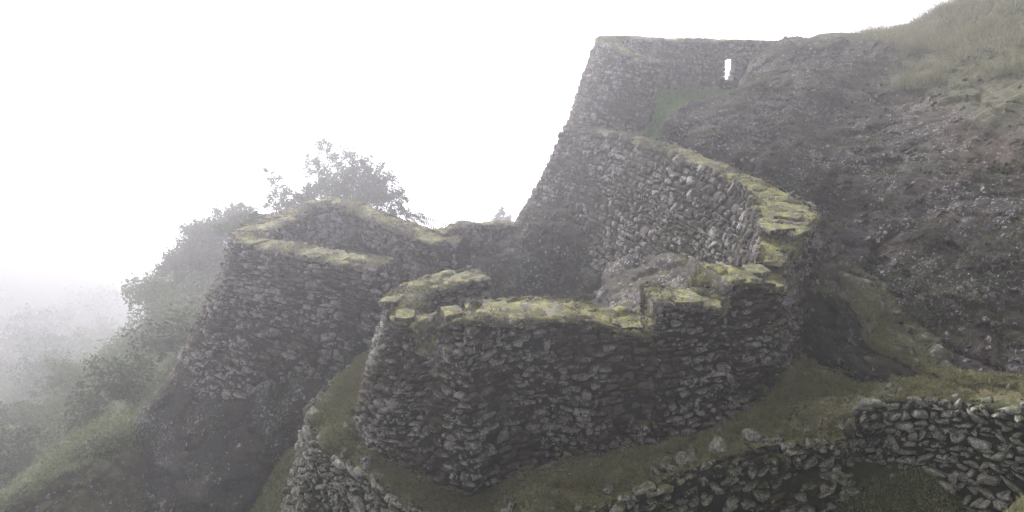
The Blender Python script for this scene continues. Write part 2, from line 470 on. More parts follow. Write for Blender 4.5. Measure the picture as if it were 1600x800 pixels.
def ground_z(x, y, rough=True):
    x = np.asarray(x, float); y = np.asarray(y, float); sh = x.shape
    X = np.stack([x.ravel(), y.ravel()], 1)
    z = np.empty(len(X))
    for i in range(0, len(X), 20000):
        d = phi(np.linalg.norm(X[i:i + 20000, None] - ctrl[None, :, :2], axis=2))
        z[i:i + 20000] = d @ rbf[:-1] + rbf[-1]
    z = z.reshape(sh)
    # far field: the valley, and a flank that climbs out of it on the left
    r = np.hypot(x, y - 15)
    # the valley: a shelf on the left, a deep gorge beyond the ruin
    ang = np.where(y > 40, x / np.maximum(y, 40.), 0)
    g = np.clip((ang + .62) / .50, 0, 1); g = g * g * (3 - 2 * g)
    far = -38 - 200 * g + 30 * np.clip(-ang - .58, 0, .5) + (14 - 4 * g) * noise(np.stack([x, y, 0 * x], -1), 1 / 90., 4)
    rt_ = np.hypot(x, y)
    pk = np.interp(ang, [-1.2, -.9, -.70, -.60, -.52, -.45, -.38], [-10, -18, -27, -42, -56, -72, -100]) + 4 * noise(np.stack([x, y, 0 * x], -1), 1 / 35., 6)
    far = np.where((y > 40) & (ang < -.38), np.maximum(far, pk - np.abs(rt_ - 230) * .3), far)
    k = np.clip((r - 72) / 90, 0, 1); k = k * k * (3 - 2 * k)
    z = z * (1 - k) + far * k
    z = np.minimum(z, 7.0)
    if rough:
        P3 = np.stack([x, y, 0 * x], -1)
        z = z + fbm(P3, .35, 3, 8) * np.clip(.08 + (r - 25) * .03, .08, 1.5) + fbm(P3, 2.2, 3, 9) * .05
    return z
def graded(lo, hi, a, b, fine, grow=1.09):
    c = list(np.arange(a, b + fine / 2, fine))
    s = fine; x = a; L = []
    while x > lo: s *= grow; x -= s; L.append(x)
    s = fine; x = b; R = []
    while x < hi: s *= grow; x += s; R.append(x)
    return np.array(L[::-1] + c + R)
gx = graded(-650, 650, -24, 12, .22); gy = graded(-250, 900, 6, 38, .22)
GX, GY = np.meshgrid(gx, gy)
GZ = ground_z(GX, GY)
gr = mesh_from('ground', np.stack([GX, GY, GZ], -1).reshape(-1, 3), gridq(len(gy), len(gx)), M_ground)
tag(gr, kind='structure')

# ------------------------------------------------------------------ masonry walls
def hdir(p):   # horizontal normals (left of travel) of a polyline
    t = np.gradient(p, axis=0); t[:, 2] = 0
    t /= np.linalg.norm(t, axis=1, keepdims=True) + 1e-9
    return np.stack([-t[:, 1], t[:, 0], 0 * t[:, 0]], 1)

FACES = []
def face(part, parent, rows, hint, mat, sm=.25, smv=.6, label=None, inset=-.03, **k):
    S = Surf(rows, hint, sm=sm, smv=smv); FACES.append(S)
    v, q = S.base(inset)
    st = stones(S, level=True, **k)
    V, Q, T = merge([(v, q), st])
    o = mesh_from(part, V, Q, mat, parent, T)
    if label: o['label'] = label
    return o

def leaves(C, size, rnd, up=0.35, aspect=.5):
    """one small four-cornered leaf per point"""
    n = len(C)
    a = rnd.normal(0, 1, (n, 3)); a /= np.linalg.norm(a, axis=1, keepdims=True)
    nn = rnd.normal(0, 1, (n, 3)); nn[:, 2] += up * 2
    b = np.cross(a, nn); b /= np.linalg.norm(b, axis=1, keepdims=True) + 1e-9
    s = (size * rnd.uniform(.6, 1.3, n))[:, None]
    mid = C + a * s * .5
    drop = np.array([0, 0, -.12]) * s
    V = np.stack([C, mid + b * s * aspect * .5, C + a * s + drop, mid - b * s * aspect * .5], 1).reshape(-1, 3)
    return V, np.arange(4 * n).reshape(-1, 4), np.repeat(rnd.random(n), 4)

def capping(parent, outer, inner, mat=M_top, seed=0, over=.03, big=(.22, .55), name='mossy_capping', lift=.0):
    """moss-grown coping: lumpy sheet with flat stones showing through"""
    outer = np.asarray(outer); inner = np.asarray(inner)
    dv = inner - outer; dv /= np.linalg.norm(dv, axis=1, keepdims=True) + 1e-9
    dn = np.array([0, 0, -.10])
    dn = dn * .6
    rows = [outer - dv * (over + .02) + dn, outer - dv * over * .8, outer + dv * .06 + [0, 0, .03], (outer + inner) / 2 + [0, 0, .035], inner - dv * .06 + [0, 0, .03], inner + dv * over * .8, inner + dv * (over + .02) + dn]
    rows[3] = rows[3] * 1.0
    S = Surf(rows, (0, 0, 1), sm=.08, smv=.03, res=.045)
    acr = np.linspace(-1, 1, S.nv)[:, None, None]
    dvu = resample(dv, np.linspace(0, 1, S.nu))[None]
    rag = (noise(S.G, 2.6, seed + 2) * .09 + noise(S.G, 7.0, seed + 3) * .04)[..., None]
    S.G = S.G + dvu * acr * rag * np.array([1, 1, 0])                  # ragged outline
    P = S.G + S.N * lift
    P = P + S.N * (fbm(P, 3.2, 3, seed) * .018 + np.abs(noise(P, 9, seed + 4)) * .03 + noise(P, 17, seed + 7) * .02 + facets(P, .30, seed + 11, (1, 1, 1)) * .03)[..., None]
    P[..., 2] += noise(P, 1.1, seed + 9) * .045
    tone = noise(P, 2.0, seed) * .5 + .5
    base = (P.reshape(-1, 3), gridq(S.nv, S.nu), tone.ravel())
    st = stones(S, w=(.16, .52), h=(.16, .36), prot=(.0, .045), seed=seed + 1, keep=.5, skew=.4, tilt=.3, wob=.05, gap=.92)
    st = (st[0], st[1], st[2])
    # tufts of moss and small herbs
    rt = np.random.default_rng(seed + 6)
    nt_ = int(S.L * 1.0 * 1500)
    u, v = rt.random(nt_), rt.uniform(.06, .94, nt_)
    Pp, Np = S.at(u, v)
    kp = noise(Pp, 2.4, seed + 8) + .5 * noise(Pp, 7, seed + 8) > .0
    Pp, Np = Pp[kp] + Np[kp] * .05, Np[kp]
    tf = leaves(Pp, .045, rt, up=.1, aspect=.45)
    V, Q, T = merge([base, st, (tf[0], tf[1], tf[2] * .4 + .3)])
    return mesh_from(name, V, Q, mat, parent, T)

def wall(name, label, cat, top, bot, thick, hint, idepth, mat=M_front, seed=0, mids=(), sm=.2, ends=(1, 1), cap=True, imat=None, group=None, side=1, ismooth=.25, batter=.06, capmat=M_top, **k):
    """top/bot: outer face polylines; thick (scalar or list) towards side*left of travel"""
    top = np.asarray(top); bot = np.asarray(bot)
    nrm = hdir(top) * side
    th = np.broadcast_to(np.asarray(thick, float), (len(top),))[:, None]
    itop = top + nrm * th
    ibot = itop + nrm * batter * idepth - np.array([0, 0, 1.0]) * np.broadcast_to(np.asarray(idepth, float), (len(top),))[:, None] if np.isscalar(idepth) else itop - np.array([0, 0, 1.0]) * np.asarray(idepth)[:, None]
    root = thing(name, label, cat, bot.mean(0), group)
    face('outer_face', root, [top, *[np.asarray(x) for x in mids], bot], hint, mat, sm=sm, seed=seed, **k)
    n_in = nrm.mean(0)
    # orientation of the inner sheet: away from the wall's own body
    S = Surf([itop, ibot], n_in, sm=sm)
    body = np.stack([resample(top, np.linspace(0, 1, S.nu))]).mean(0)
    loc = S.G[0] - body
    if (S.N[S.nv // 2] * loc).sum(1).mean() < 0: S.N = -S.N
    v, q = S.base(-.03)
    kk = dict(k); kk.pop('keep', None)
    V, Q, T = merge([(v, q), stones(S, seed=seed + 50, **kk)])
    mesh_from('inner_face', V, Q, imat or mat, root, T)
    for e, idx in zip(ends, (0, -1)):
        if e:
            t = (top[1] - top[0]) if idx == 0 else (top[-2] - top[-1])
            face('end_face', root, [np.array([top[idx], itop[idx]]), np.array([bot[idx], ibot[idx]])], -t, mat, sm=0, seed=seed + 70 + idx, **kk)
    if cap: capping(root, top, itop, capmat, seed=seed + 90)
    return root, top, itop

def rock(name, cols, hint, mat, seed, label=None, cat=None, amp=.18, sm=.3, res=.06, kind=None, world=False):
    rows = [np.array([c[i] for c in cols]) for i in range(len(cols[0]))] if world else rows_from_cols(cols)
    S = Surf(rows, hint, sm=sm, smv=sm, res=res)
    d = facets(S.G, 1.1, seed) * amp * .55 + facets(S.G, .42, seed + 20) * amp * .32 + facets(S.G, .17, seed + 40) * amp * .13
    P = S.G + S.N * (d + fbm(S.G, .9, 2, seed) * amp * .5 + fbm(S.G, 6, 3, seed + 6) * .02)[..., None]
    o = mesh_from(name, P.reshape(-1, 3), gridq(S.nv, S.nu), mat, None, (noise(S.G, 1.5, seed) * .499 + .5).ravel())
    tag(o, label, cat, kind=kind)
    S.G = P
    return S
def rows_from_cols(cols):
    return [np.array([W(*c[i]) for c in cols]) for i in range(len(cols[0]))]

# --- left round tower -------------------------------------------------------
A_top = WW([(470, 318, 24.6), (425, 338, 23.6), (362, 366, 20.6), (368, 380, 19.9), (430, 392, 18.9), (475, 402, 18.4), (530, 410, 17.9), (592, 420, 17.5)])
A_m1 = WW([(400, 420, 25.5), (350, 440, 23.5), (326, 462, 20.3), (336, 480, 19.5), (410, 485, 18.5), (470, 480, 18.1), (530, 475, 17.7), (598, 470, 17.3)])
A_m2 = WW([(350, 520, 26.0), (310, 540, 23.0), (268, 585, 19.7), (285, 622, 18.8), (370, 625, 17.7), (450, 600, 17.45), (520, 585, 17.3), (600, 530, 17.25)])
A_bot = WW([(280, 640, 26.0), (230, 680, 22.0), (178, 700, 18.6), (230, 830, 16.3), (340, 840, 15.2), (425, 745, 15.8), (500, 660, 16.6), (606, 560, 17.1)])
rootA = thing('ruined_tower', 'mossy roofless stone tower on the left, with sloping front face running down into the valley', 'ruin', A_bot.mean(0))
face('front_face', rootA, [A_top, A_m1, A_m2], (-.2, -1, .2), M_front, sm=.25, smv=.5, seed=21, w=(.12, .42), h=(.06, .15), prot=(.01, .08), skew=.14, wob=.1, rough_edge=.7)
A_back = WW([(470, 318, 24.6), (520, 309, 25.0), (560, 316, 24.3), (610, 338, 23.0), (655, 355, 22.0), (700, 371, 21.3), (735, 372, 21.0)])
nb = hdir(A_back)
A_ring = np.vstack([A_top[::-1], A_back[1:]])       # whole top ring, right end of the front round to the back
nr = -hdir(gsm(A_ring, 1.0, 0))
A_in = A_ring + nr * np.array([.75] * 5 + [.85, .85, .85] + [.7] * 6)[:, None]
A_ib = A_in.copy(); A_ib[:, 2] -= np.array([1.6, 1.8, 2, 2.2, 2.4, 2.4, 2.6, 2.8, 3.0, 3.3, 3.4, 3.4, 3.4, 3.3])
A_ib += nr * .12
S = Surf([A_in, A_ib], (0, -.2, 0), sm=.25)
if (S.N[S.nv // 2] * (S.G[0] - resample(A_ring, np.linspace(0, 1, S.nu)))).sum(1).mean() < 0: S.N = -S.N
v, q = S.base(-.03); V, Q, T = merge([(v, q), stones(S, seed=23)])
mesh_from('inner_face', V, Q, M_front, rootA, T)
Sb = A_back.copy(); Sb2 = A_back.copy(); Sb2[:, 2] -= 3.0; Sb2[:, 1] += .4
face('rear_face', rootA, [Sb, Sb2], (.1, 1, 0), M_front, seed=24)
face('end_face', rootA, [np.array([A_ring[0], A_in[0]]), np.array([A_bot[-1], A_ib[0] + np.array([.1, 0, -.8])])], (1, -.2, 0), M_pale, sm=0, seed=25, w=(.25, .5), h=(.15, .25))
capping(rootA, A_ring, A_in, seed=26)
base_S = rock('bedrock_base', [[tuple(A_m1[i] * .25 + A_m2[i] * .75 + (np.array([0, .12, 0]))), tuple(A_m2[i] + np.array([0, -.10, 0])), tuple(A_m2[i] * .5 + A_bot[i] * .5 + np.array([0, -.15, 0])), tuple(A_bot[i]), tuple(A_bot[i] + np.array([0, -.3, -1.5]))] for i in range(len(A_m2))],
     (-.2, -1, .2), M_base, 181, 'dark lichen-flecked bedrock outcrop that carries the left tower', 'rock', amp=.16, sm=.3, world=True)

def block(c, dims, seed):
    n_ = 5; g = np.linspace(-1, 1, n_); A, B = np.meshgrid(g, g); O = np.ones_like(A)
    Vs, Qs, off = [], [], 0
    for ax in range(3):
        for sg in (-1, 1):
            F_ = [None] * 3; F_[ax] = O * sg; F_[(ax + 1) % 3] = A; F_[(ax + 2) % 3] = B
            v_ = np.stack(F_, -1).reshape(-1, 3)
            v_ = v_ * (1 - .10 * (np.sort(np.abs(v_), 1)[:, 1:2]) ** 4)
            Vs.append(v_); Qs.append(gridq(n_, n_, off)); off += n_ * n_
    V = np.concatenate(Vs) * np.array(dims) / 2 + np.array(c)
    V = V + np.stack([noise(V, 6, seed + i) for i in range(3)], -1) * .035
    return V, np.concatenate(Qs), np.full(len(V), .4)
def capstones(root, l):
    """single flat slabs that lie on the masonry: (px, py, Y of the centre, width, depth, height, turn)"""
    for i, (px, py, Y, wx, dy, hz, rot) in enumerate(l):
        c = W(px, py, Y); V, Q, T = block((0, 0, 0), (wx, dy, hz), 700 + i * 13 + int(px))
        n = noise(V + c, 3.0, 5 + i)[:, None] * .03
        V = V + n * np.array([1, 1, .5])
        cr, sr = math.cos(rot), math.sin(rot)
        V = np.stack([V[:, 0] * cr - V[:, 1] * sr, V[:, 0] * sr + V[:, 1] * cr, V[:, 2] + V[:, 0] * .05 * math.sin(i * 2.3)], 1) + c
        mesh_from('capstone', V, Q, M_top, root, T)

# --- front bastion ----------------------------------------------------------
B_top = WW([(742, 420, 16.6), (690, 430, 16.2), (640, 445, 15.5), (607, 462, 14.6), (606, 490, 13.9), (622, 508, 13.55), (648, 506, 13.4), (652, 548, 13.25), (686, 552, 13.1), (691, 503, 12.95), (712, 498, 12.8), (736, 502, 12.6),
            (800, 502, 13.1), (868, 498, 13.2), (920, 502, 13.25), (968, 514, 13.2), (1015, 524, 13.1), (1024, 515, 13.1), (1028, 472, 13.1), (1080, 478, 13.2), (1131, 488, 13.35), (1136, 478, 13.4), (1140, 438, 13.45), (1180, 440, 13.6), (1205, 447, 13.7), (1226, 455, 14.0), (1240, 425, 14.6)])
B_bot = WW([(650, 560, 17.3), (620, 560, 17.0), (596, 562, 16.4), (568, 610, 15.0), (556, 655, 14.0), (562, 680, 13.6), (580, 700, 13.25), (600, 715, 13.0), (640, 737, 12.7), (670, 752, 12.4), (700, 765, 12.1), (737, 777, 11.8),
            (800, 748, 12.4), (868, 722, 12.65), (920, 718, 12.7), (968, 714, 12.75), (1012, 712, 12.6), (1018, 711, 12.6), (1034, 708, 12.6), (1080, 702, 12.55), (1126, 694, 12.5), (1138, 690, 12.5), (1148, 686, 12.55), (1178, 668, 12.7), (1202, 642, 13.0), (1222, 610, 13.4), (1250, 545, 14.3)])
thB = [.8] * 4 + [.75, .75, .75, .75, .75, .8, .95, 1.0, 1.05, 1.05, 1.0, 1.0, .95, .9, .95, .95, .95, .95, 1.0, 1.0, .95, .9, .8]
rootB, _bt, _bi = wall('curved_bastion', 'dark curved stone bastion in the centre foreground with mossy uneven top and notches', 'ruin', B_top, B_bot, thB, (0, -1, 0), 2.1, M_front, seed=31, sm=.05, side=1,
     w=(.09, .36), h=(.05, .135), prot=(.01, .085), imat=M_front, skew=.14, wob=.12, rough_edge=.7, ends=(1, 0))

capstones(rootB, [(1066, 466, 13.5, .62, .85, .15, .1), (1106, 472, 13.6, .50, .8, .13, -.1), (1162, 438, 13.75, .42, .7, .14, .15), (1198, 446, 13.9, .40, .65, .13, .3), (1182, 424, 14.3, .45, .5, .13, .2),
                  (706, 490, 13.05, .36, .5, .16, .3), (612, 470, 14.3, .4, .5, .13, -.3), (632, 494, 13.7, .42, .45, .12, .1), (760, 497, 13.1, .4, .5, .1, .2), (985, 506, 13.45, .45, .6, .10, -.1)])

# --- upper curved wall ------------------------------------------------------
C_top = WW([(1226, 420, 14.4), (1262, 366, 15.4), (1276, 342, 16.3), (1268, 326, 17.2), (1235, 306, 18.2), (1190, 283, 19.4), (1130, 258, 21.0), (1060, 231, 23.2), (1000, 212, 25.3), (950, 203, 26.8), (900, 198, 28.2)])
C_bot = C_top.copy(); C_bot[:, 2] -= np.array([3.2, 3.6, 3.6, 3.4, 3, 3, 3, 3, 3, 3, 3]); C_bot += -hdir(C_top) * .5
C_th = np.array([.6, 1.0, 1.25, 1.3, 1.05, .85, .75, .7, .7, .7, .6])
# path runs away from camera; the visible face is on its left (towards -X)
nC = hdir(C_top)
C_in = C_top + nC * C_th[:, None]
C_ib = WW([(1150, 540, 14.2), (1180, 480, 15.2), (1170, 450, 16.0), (1150, 440, 16.6), (1120, 435, 17.6), (1070, 425, 18.8), (1010, 420, 20.0), (950, 430, 21.2), (900, 430, 22.5), (850, 420, 24.0), (800, 380, 25.6)])
rootC = thing('curved_wall', 'long curved stone wall with moss along its sloping top, above the bedrock in the middle', 'wall', C_ib.mean(0))
C_mid = C_in * .45 + C_ib * .55 + np.array([0, .25, 0])
face('inner_face', rootC, [C_in, C_mid, C_ib], (-1, -1, 0), M_pale, sm=.25, seed=41, w=(.12, .34), h=(.1, .26), skew=.2, prot=(.0, .065), wob=.1, tilt=.3, rough_edge=.8)
face('outer_face', rootC, [C_top, C_bot], (1, -.3, 0), M_front, sm=.25, seed=42, w=(.16, .38), h=(.12, .22))
capping(rootC, C_top, C_in, seed=43)
capstones(rootC, [(1212, 357, 15.6, .62, .7, .12, .2), (1240, 361, 15.5, .45, .6, .12, .5), (1232, 340, 16.4, .5, .6, .12, .9)])

# --- high tower -------------------------------------------------------------
def rows_from_cols(cols):
    return [np.array([W(*c[i]) for c in cols]) for i in range(len(cols[0]))]
D_cols = [
    [(975, 60, 35), (960, 130, 35), (950, 205, 35), (930, 280, 35), (900, 370, 35)],
    [(945, 59, 32.5), (915, 130, 32.3), (898, 205, 32), (872, 270, 31.6), (830, 350, 31)],
    [(931, 62, 30.2), (903, 135, 29.8), (883, 200, 29.4), (848, 272, 28.6), (798, 350, 27.4)],
    [(942, 68, 28.8), (922, 138, 28.2), (905, 205, 27.6), (880, 280, 26.6), (830, 380, 25.2)],
    [(968, 80, 27.9), (952, 142, 27.4), (935, 210, 27), (920, 290, 26.5), (890, 400, 25.0)],
    [(1000, 92, 27.3), (985, 148, 27.0), (968, 214, 26.8), (960, 300, 26.5), (950, 420, 25.5)],
    [(1036, 99, 27.0), (1015, 155, 27.0), (996, 220, 27.0), (990, 310, 26.8), (990, 430, 26.0)]]
Dr = rows_from_cols(D_cols)
rootD = thing('hilltop_tower', 'tall battered stone tower against the white sky with one small bright window', 'ruin', Dr[-1].mean(0))
face('outer_face', rootD, Dr, (-.5, -1, 0), M_pale, sm=.5, smv=.8, seed=51, w=(.12, .34), h=(.1, .24), skew=.25, prot=(.0, .06), wob=.12)
Dt = Dr[0]
D_in = Dt + np.array([(.9, -.3, 0), (.9, 0.0, 0), (.85, .3, 0), (.7, .7, 0), (.45, .85, 0), (.2, .95, 0), (0.0, 1.0, 0)])
D_ib = D_in.copy(); D_ib[:, 2] -= 3.2
D_ib[:, 0] -= .15
S = Surf([D_in, D_ib], (1, 0, 0), sm=.3)
v, q = S.base(-.03); V, Q, T = merge([(v, q), stones(S, seed=52, h=(.12, .24))])
mesh_from('inner_face', V, Q, M_front, rootD, T)
face('end_face', rootD, [np.array([Dt[-1], D_in[-1]]), np.array([Dr[2][-1], D_ib[-1]])], (1, -.3, 0), M_front, sm=0, seed=53, h=(.12, .24))
capping(rootD, Dt, D_in, seed=54)
# back wall with its window: four pieces of facing round a real opening
bl, br = W(950, 60, 33.0), W(1300, 70, 33.0)
def bwall(px0, px1, y0, y1, seed, Y=33.0, py=False):
    pass
zt = lambda x: np.interp(x, [bl[0], br[0]], [bl[2], br[2]])
wx0, wx1 = W(1131, 105, 33)[0], W(1149, 105, 33)[0]
wz1, wz0 = W(1140, 90, 33)[2], W(1140, 127, 33)[2]
zb = bl[2] - 5.0
TH = .7
pieces = []
def rect(x0, x1, ztop0, ztop1, zbot, Y, hint, seed, tilt=0):
    S = Surf([np.array([(x0, Y, ztop0), ((x0 + x1) / 2, Y, (ztop0 + ztop1) / 2), (x1, Y, ztop1)]), np.array([(x0 + tilt, Y, zbot), ((x0 + x1 + tilt) / 2, Y, zbot), (x1, Y, zbot)])], hint, sm=0)
    v, q = S.base(-.03)
    return merge([(v, q), stones(S, seed=seed, h=(.12, .22), w=(.15, .36), prot=(.02, .06), wob=0)])
for Y, hh, sd_ in ((33.0, (0, -1, 0), 60), (33.0 + TH, (0, 1, 0), 65)):
    pcs = [rect(bl[0] - .3, wx0, zt(bl[0]), zt(wx0), zb, Y, hh, sd_), rect(wx1, br[0], zt(wx1), zt(br[0]), zb, Y, hh, sd_ + 1),
           rect(wx0, wx1, zt(wx0), zt(wx1), wz1, Y, hh, sd_ + 2), rect(wx0, wx1, wz0, wz0, zb, Y, hh, sd_ + 3)]
    V, Q, T = merge(pcs)
    mesh_from('back_wall_face', V, Q, M_front, rootD, T)
def quad(a, b, c, d): return (np.array([a, b, c, d], float), np.array([[0, 1, 2, 3]]))
y0, y1 = 32.98, 33.72
V, Q, T = merge([quad((wx0, y0, wz0), (wx0, y1, wz0), (wx0, y1, wz1), (wx0, y0, wz1)), quad((wx1, y0, wz0), (wx1, y1, wz0), (wx1, y1, wz1), (wx1, y0, wz1)),
                 quad((wx0, y0, wz0), (wx1, y0, wz0), (wx1, y1, wz0), (wx0, y1, wz0)), quad((wx0, y0, wz1), (wx1, y0, wz1), (wx1, y1, wz1), (wx0, y1, wz1))])
mesh_from('window_reveal', V, Q, M_front, rootD, T, smooth=False)
rw_ = random.Random(4); bl_ = [block(((wx0 + wx1) / 2, 33.3, wz1 + .04), (wx1 - wx0 + .7, .86, .22), 1), block(((wx0 + wx1) / 2 - .03, 33.3, wz0 - .06), (wx1 - wx0 + .4, .84, .2), 2)]
for sx_, x_ in ((-1, wx0), (1, wx1)):
    z_ = wz0
    while z_ < wz1 - .05:
        hz_ = rw_.uniform(.16, .3); bl_.append(block((x_ + sx_ * (.10 + rw_.uniform(-.05, .015)), 33.3, z_ + hz_ / 2), (.3, .84, hz_ * .97), int(z_ * 100) + 900)); z_ += hz_
V, Q, T = merge(bl_)
mesh_from('window_surround', V, Q, M_base2, rootD, T)
xs = np.linspace(bl[0] - .3, br[0], 12)
capping(rootD, np.array([(x, 33.0, zt(x)) for x in xs]), np.array([(x, 33.7, zt(x)) for x in xs]), seed=69)
# grass floor inside
S = Surf([WW([(990, 140, 32.9), (1090, 140, 32.9), (1200, 140, 32.9)]), WW([(985, 170, 29), (1050, 170, 29), (1150, 170, 29)]), WW([(975, 215, 26.6), (1040, 225, 26.0), (1100, 230, 25.6)])], (0, 0, 1), res=.15)
P = S.G + S.N * (fbm(S.G, 1.2, 3, 5) * .05)[..., None]
tag(mesh_from('lawn', P.reshape(-1, 3), gridq(S.nv, S.nu), M_lawn), kind='structure')

S.G = P; lawn_S = S
# --- cliff / hillside on the right -----------------------------------------
E_cols = [
    [(1200, 135, 33), (1165, 138, 30), (1150, 140, 27.6), (1088, 156, 25.8), (1046, 182, 24.6), (1024, 216, 24.0), (1010, 270, 23.8), (1000, 350, 23.5)],
    [(1200, 80, 35), (1190, 78, 31), (1160, 98, 28.0), (1134, 150, 25.3), (1118, 200, 23.4), (1105, 250, 22.6), (1100, 310, 22.4), (1095, 400, 22.0)],
    [(1230, 72, 37), (1220, 68, 33), (1212, 72, 28.4), (1210, 130, 25.2), (1210, 190, 22.7), (1212, 250, 21.0), (1215, 320, 20.0), (1220, 420, 19)],
    [(1310, 70, 38), (1310, 64, 34), (1310, 68, 29.0), (1308, 130, 25.4), (1305, 200, 22.0), (1300, 280, 19.6), (1295, 360, 18.2), (1290, 470, 17.0)],
    [(1390, 75, 40), (1390, 66, 34), (1392, 70, 29.0), (1398, 140, 24.5), (1400, 230, 20.5), (1400, 330, 17.9), (1395, 430, 16.2), (1390, 530, 15.0)],
    [(1450, 50, 40), (1455, 38, 34), (1465, 45, 29.0), (1480, 130, 23.0), (1488, 240, 18.7), (1490, 350, 16.4), (1490, 460, 14.8), (1490, 590, 13.4)],
    [(1520, 15, 40), (1525, 0, 34), (1540, 5, 28.6), (1580, 120, 21.5), (1600, 250, 17.0), (1600, 370, 14.8), (1600, 490, 13.3), (1600, 625, 11.9)],
    [(1660, -50, 38), (1660, -60, 33), (1680, -50, 27.0), (1720, 100, 19.5), (1750, 250, 15.0), (1770, 380, 13.0), (1780, 500, 11.8), (1790, 680, 10.4)],
    [(1900, -150, 36), (1900, -160, 30), (1950, -140, 22.0), (2000, 80, 15.0), (2100, 250, 11.5), (2150, 400, 10.0), (2180, 560, 9.0), (2200, 800, 8.0)],
    [(2400, -300, 30), (2500, -300, 22.0), (2700, -250, 15.0), (3000, 80, 9.5), (3200, 250, 7.6), (3300, 500, 6.4), (3300, 750, 5.6), (3300, 1100, 5.0)]]
Er = rows_from_cols(E_cols)
SE = Surf(Er, (-.4, -1, .6), sm=.7, smv=.7, res=.075)
P = SE.G
disp = fbm(P, .4, 2, 70) * .25 + facets(P, 1.6, 78, (1, 1, 1.9)) * .10 + facets(P, 2.2, 71) * .06 + facets(P, .8, 72) * .035 + facets(P, .3, 73) * .028 + facets(P, .13, 77) * .012 + fbm(P, 3.5, 3, 74) * .03
P = P + SE.N * disp[..., None]
SE.G = P
def cliff_material():
    m = stone_mat('hill_rock', use_proud=False, dark=(.011, .009, .011), light=(.040, .033, .041), ls=.9, lichen=.6, moss=.3, green=1.0, upmoss=.3, moss_a=(.03, .035, .018), moss_b=(.07, .072, .035), bumps=1.8)
    t = m.node_tree; k = NT(t); b = t.nodes['Principled BSDF']
    old = b.inputs['Base Color'].links[0].from_socket
    geo = k.n('ShaderNodeNewGeometry'); co = geo.outputs['Position']
    s = k.n('ShaderNodeSeparateXYZ'); k.l(co, s.inputs[0])
    # rough grass grows on the upper, gentler ground
    zz = k.m('ADD', s.outputs[2], k.m('MULTIPLY', k.m('SUBTRACT', k.noise(co, .5, 4), .5), 3.0))
    xy = k.m('SUBTRACT', s.outputs[0], k.m('MULTIPLY', s.outputs[1], .3))
    gm = k.ramp(zz, -2.9, -1.7)
    gm = k.m('MULTIPLY', gm, k.ramp(xy, 4.2, 6.4, .15, 1.0))
    g = k.mix(k.ramp(k.noise(co, 7, 4, .7), .35, .65), (.06, .06, .035), (.13, .13, .08))
    br = k.ramp(k.m('ABSOLUTE', k.m('ADD', zz, 2.9)), .0, .9, .3, 0)
    c = k.mix(k.m('MULTIPLY', gm, .85), old, g)
    c = k.mix(k.m('MULTIPLY', br, k.ramp(xy, 4.2, 6.0)), c, (.085, .055, .045))
    k.l(c, b.inputs['Base Color'])
    return m
M_hill = cliff_material()
tone = noise(SE.G, 1.3, 80) * .5 + .5
stE = stones(SE, w=(.10, .34), h=(.08, .24), prot=(.0, .05), seed=81, keep=.12, skew=.6, tilt=.5, wob=.3, gap=.9)
# sit the loose stones on the displaced skin
V, Q, T = merge([(P.reshape(-1, 3), gridq(SE.nv, SE.nu), tone.ravel()), stE])
tag(mesh_from('hillside', V, Q, M_hill, None, T - 2 * np.floor(T / 2)), kind='structure')

# --- terrace round the bastion ---------------------------------------------
T_foot = WW([(640, 500, 18.4), (625, 545, 16.8), (600, 590, 15.4), (600, 640, 14.4), (620, 680, 13.6), (680, 715, 13.0), (740, 735, 12.8), (850, 700, 13.0), (960, 695, 13.0), (1110, 670, 13.0), (1180, 610, 13.5), (1225, 540, 14.6), (1290, 575, 14.0), (1345, 585, 13.6), (1440, 580, 13.5), (1600, 600, 12.3), (1760, 640, 11.2)])
T_edge = WW([(592, 522, 18.4), (575, 548, 17.2), (522, 600, 15.9), (482, 640, 14.9), (488, 690, 14.0), (560, 738, 13.0), (650, 800, 11.9), (800, 850, 11.1), (930, 800, 11.1), (1080, 735, 11.35), (1220, 700, 11.5), (1322, 688, 11.5), (1330, 648, 12.3), (1348, 632, 12.2), (1450, 628, 12.0), (1600, 645, 11.1), (1790, 700, 10.1)])
S = Surf([T_foot, T_foot * .5 + T_edge * .5 + np.array([0, 0, .05]), T_edge], (0, 0, 1), sm=.25, smv=.1, res=.08)
P = S.G + S.N * (fbm(S.G, 1.1, 4, 12) * .09 + np.abs(noise(S.G, 6, 13)) * .07 + noise(S.G, 2.6, 19) * .05 + np.maximum(facets(S.G, .35, 16), 0) * .05)[..., None]
S.G = P
ter_S = S
tag(mesh_from('terrace_grass', P.reshape(-1, 3), gridq(S.nv, S.nu), M_grass), kind='structure')

def retaining(name, label, edge, bot, seed, mat=M_low, **k):
    edge = np.asarray(edge); bot = np.asarray(bot)
    root = thing(name, label, 'wall', bot.mean(0), 'terrace retaining walls')
    face('stone_face', root, [edge, bot], (-.3, -1, 0), mat, sm=.12, seed=seed, **k)
    # rough coping stones along the lip
    nrm = hdir(gsm(edge, 1.2, 0))
    if nrm[:, 1].mean() < 0: nrm = -nrm
    inn = edge + nrm * .42 + np.array([0, 0, .0])
    S = Surf([edge - nrm * .08 - [0, 0, .12], edge - nrm * .03, edge + nrm * .15 + [0, 0, .04], inn - [0, 0, .03]], (0, 0, 1), sm=.1, smv=.02, res=.06)
    st = stones(S, w=(.12, .4), h=(.1, .26), prot=(.01, .09), seed=seed + 5, keep=.6, skew=.5, tilt=.5, wob=0)
    Pm = S.G + S.N * (fbm(S.G, 4, 3, seed) * .05)[..., None] - np.array([0, 0, .02])
    V, Q, T = merge([(Pm.reshape(-1, 3), gridq(S.nv, S.nu), np.full(S.nv * S.nu, .5)), st])
    mesh_from('lip_stones', V, Q, mat, root, T)
    return root
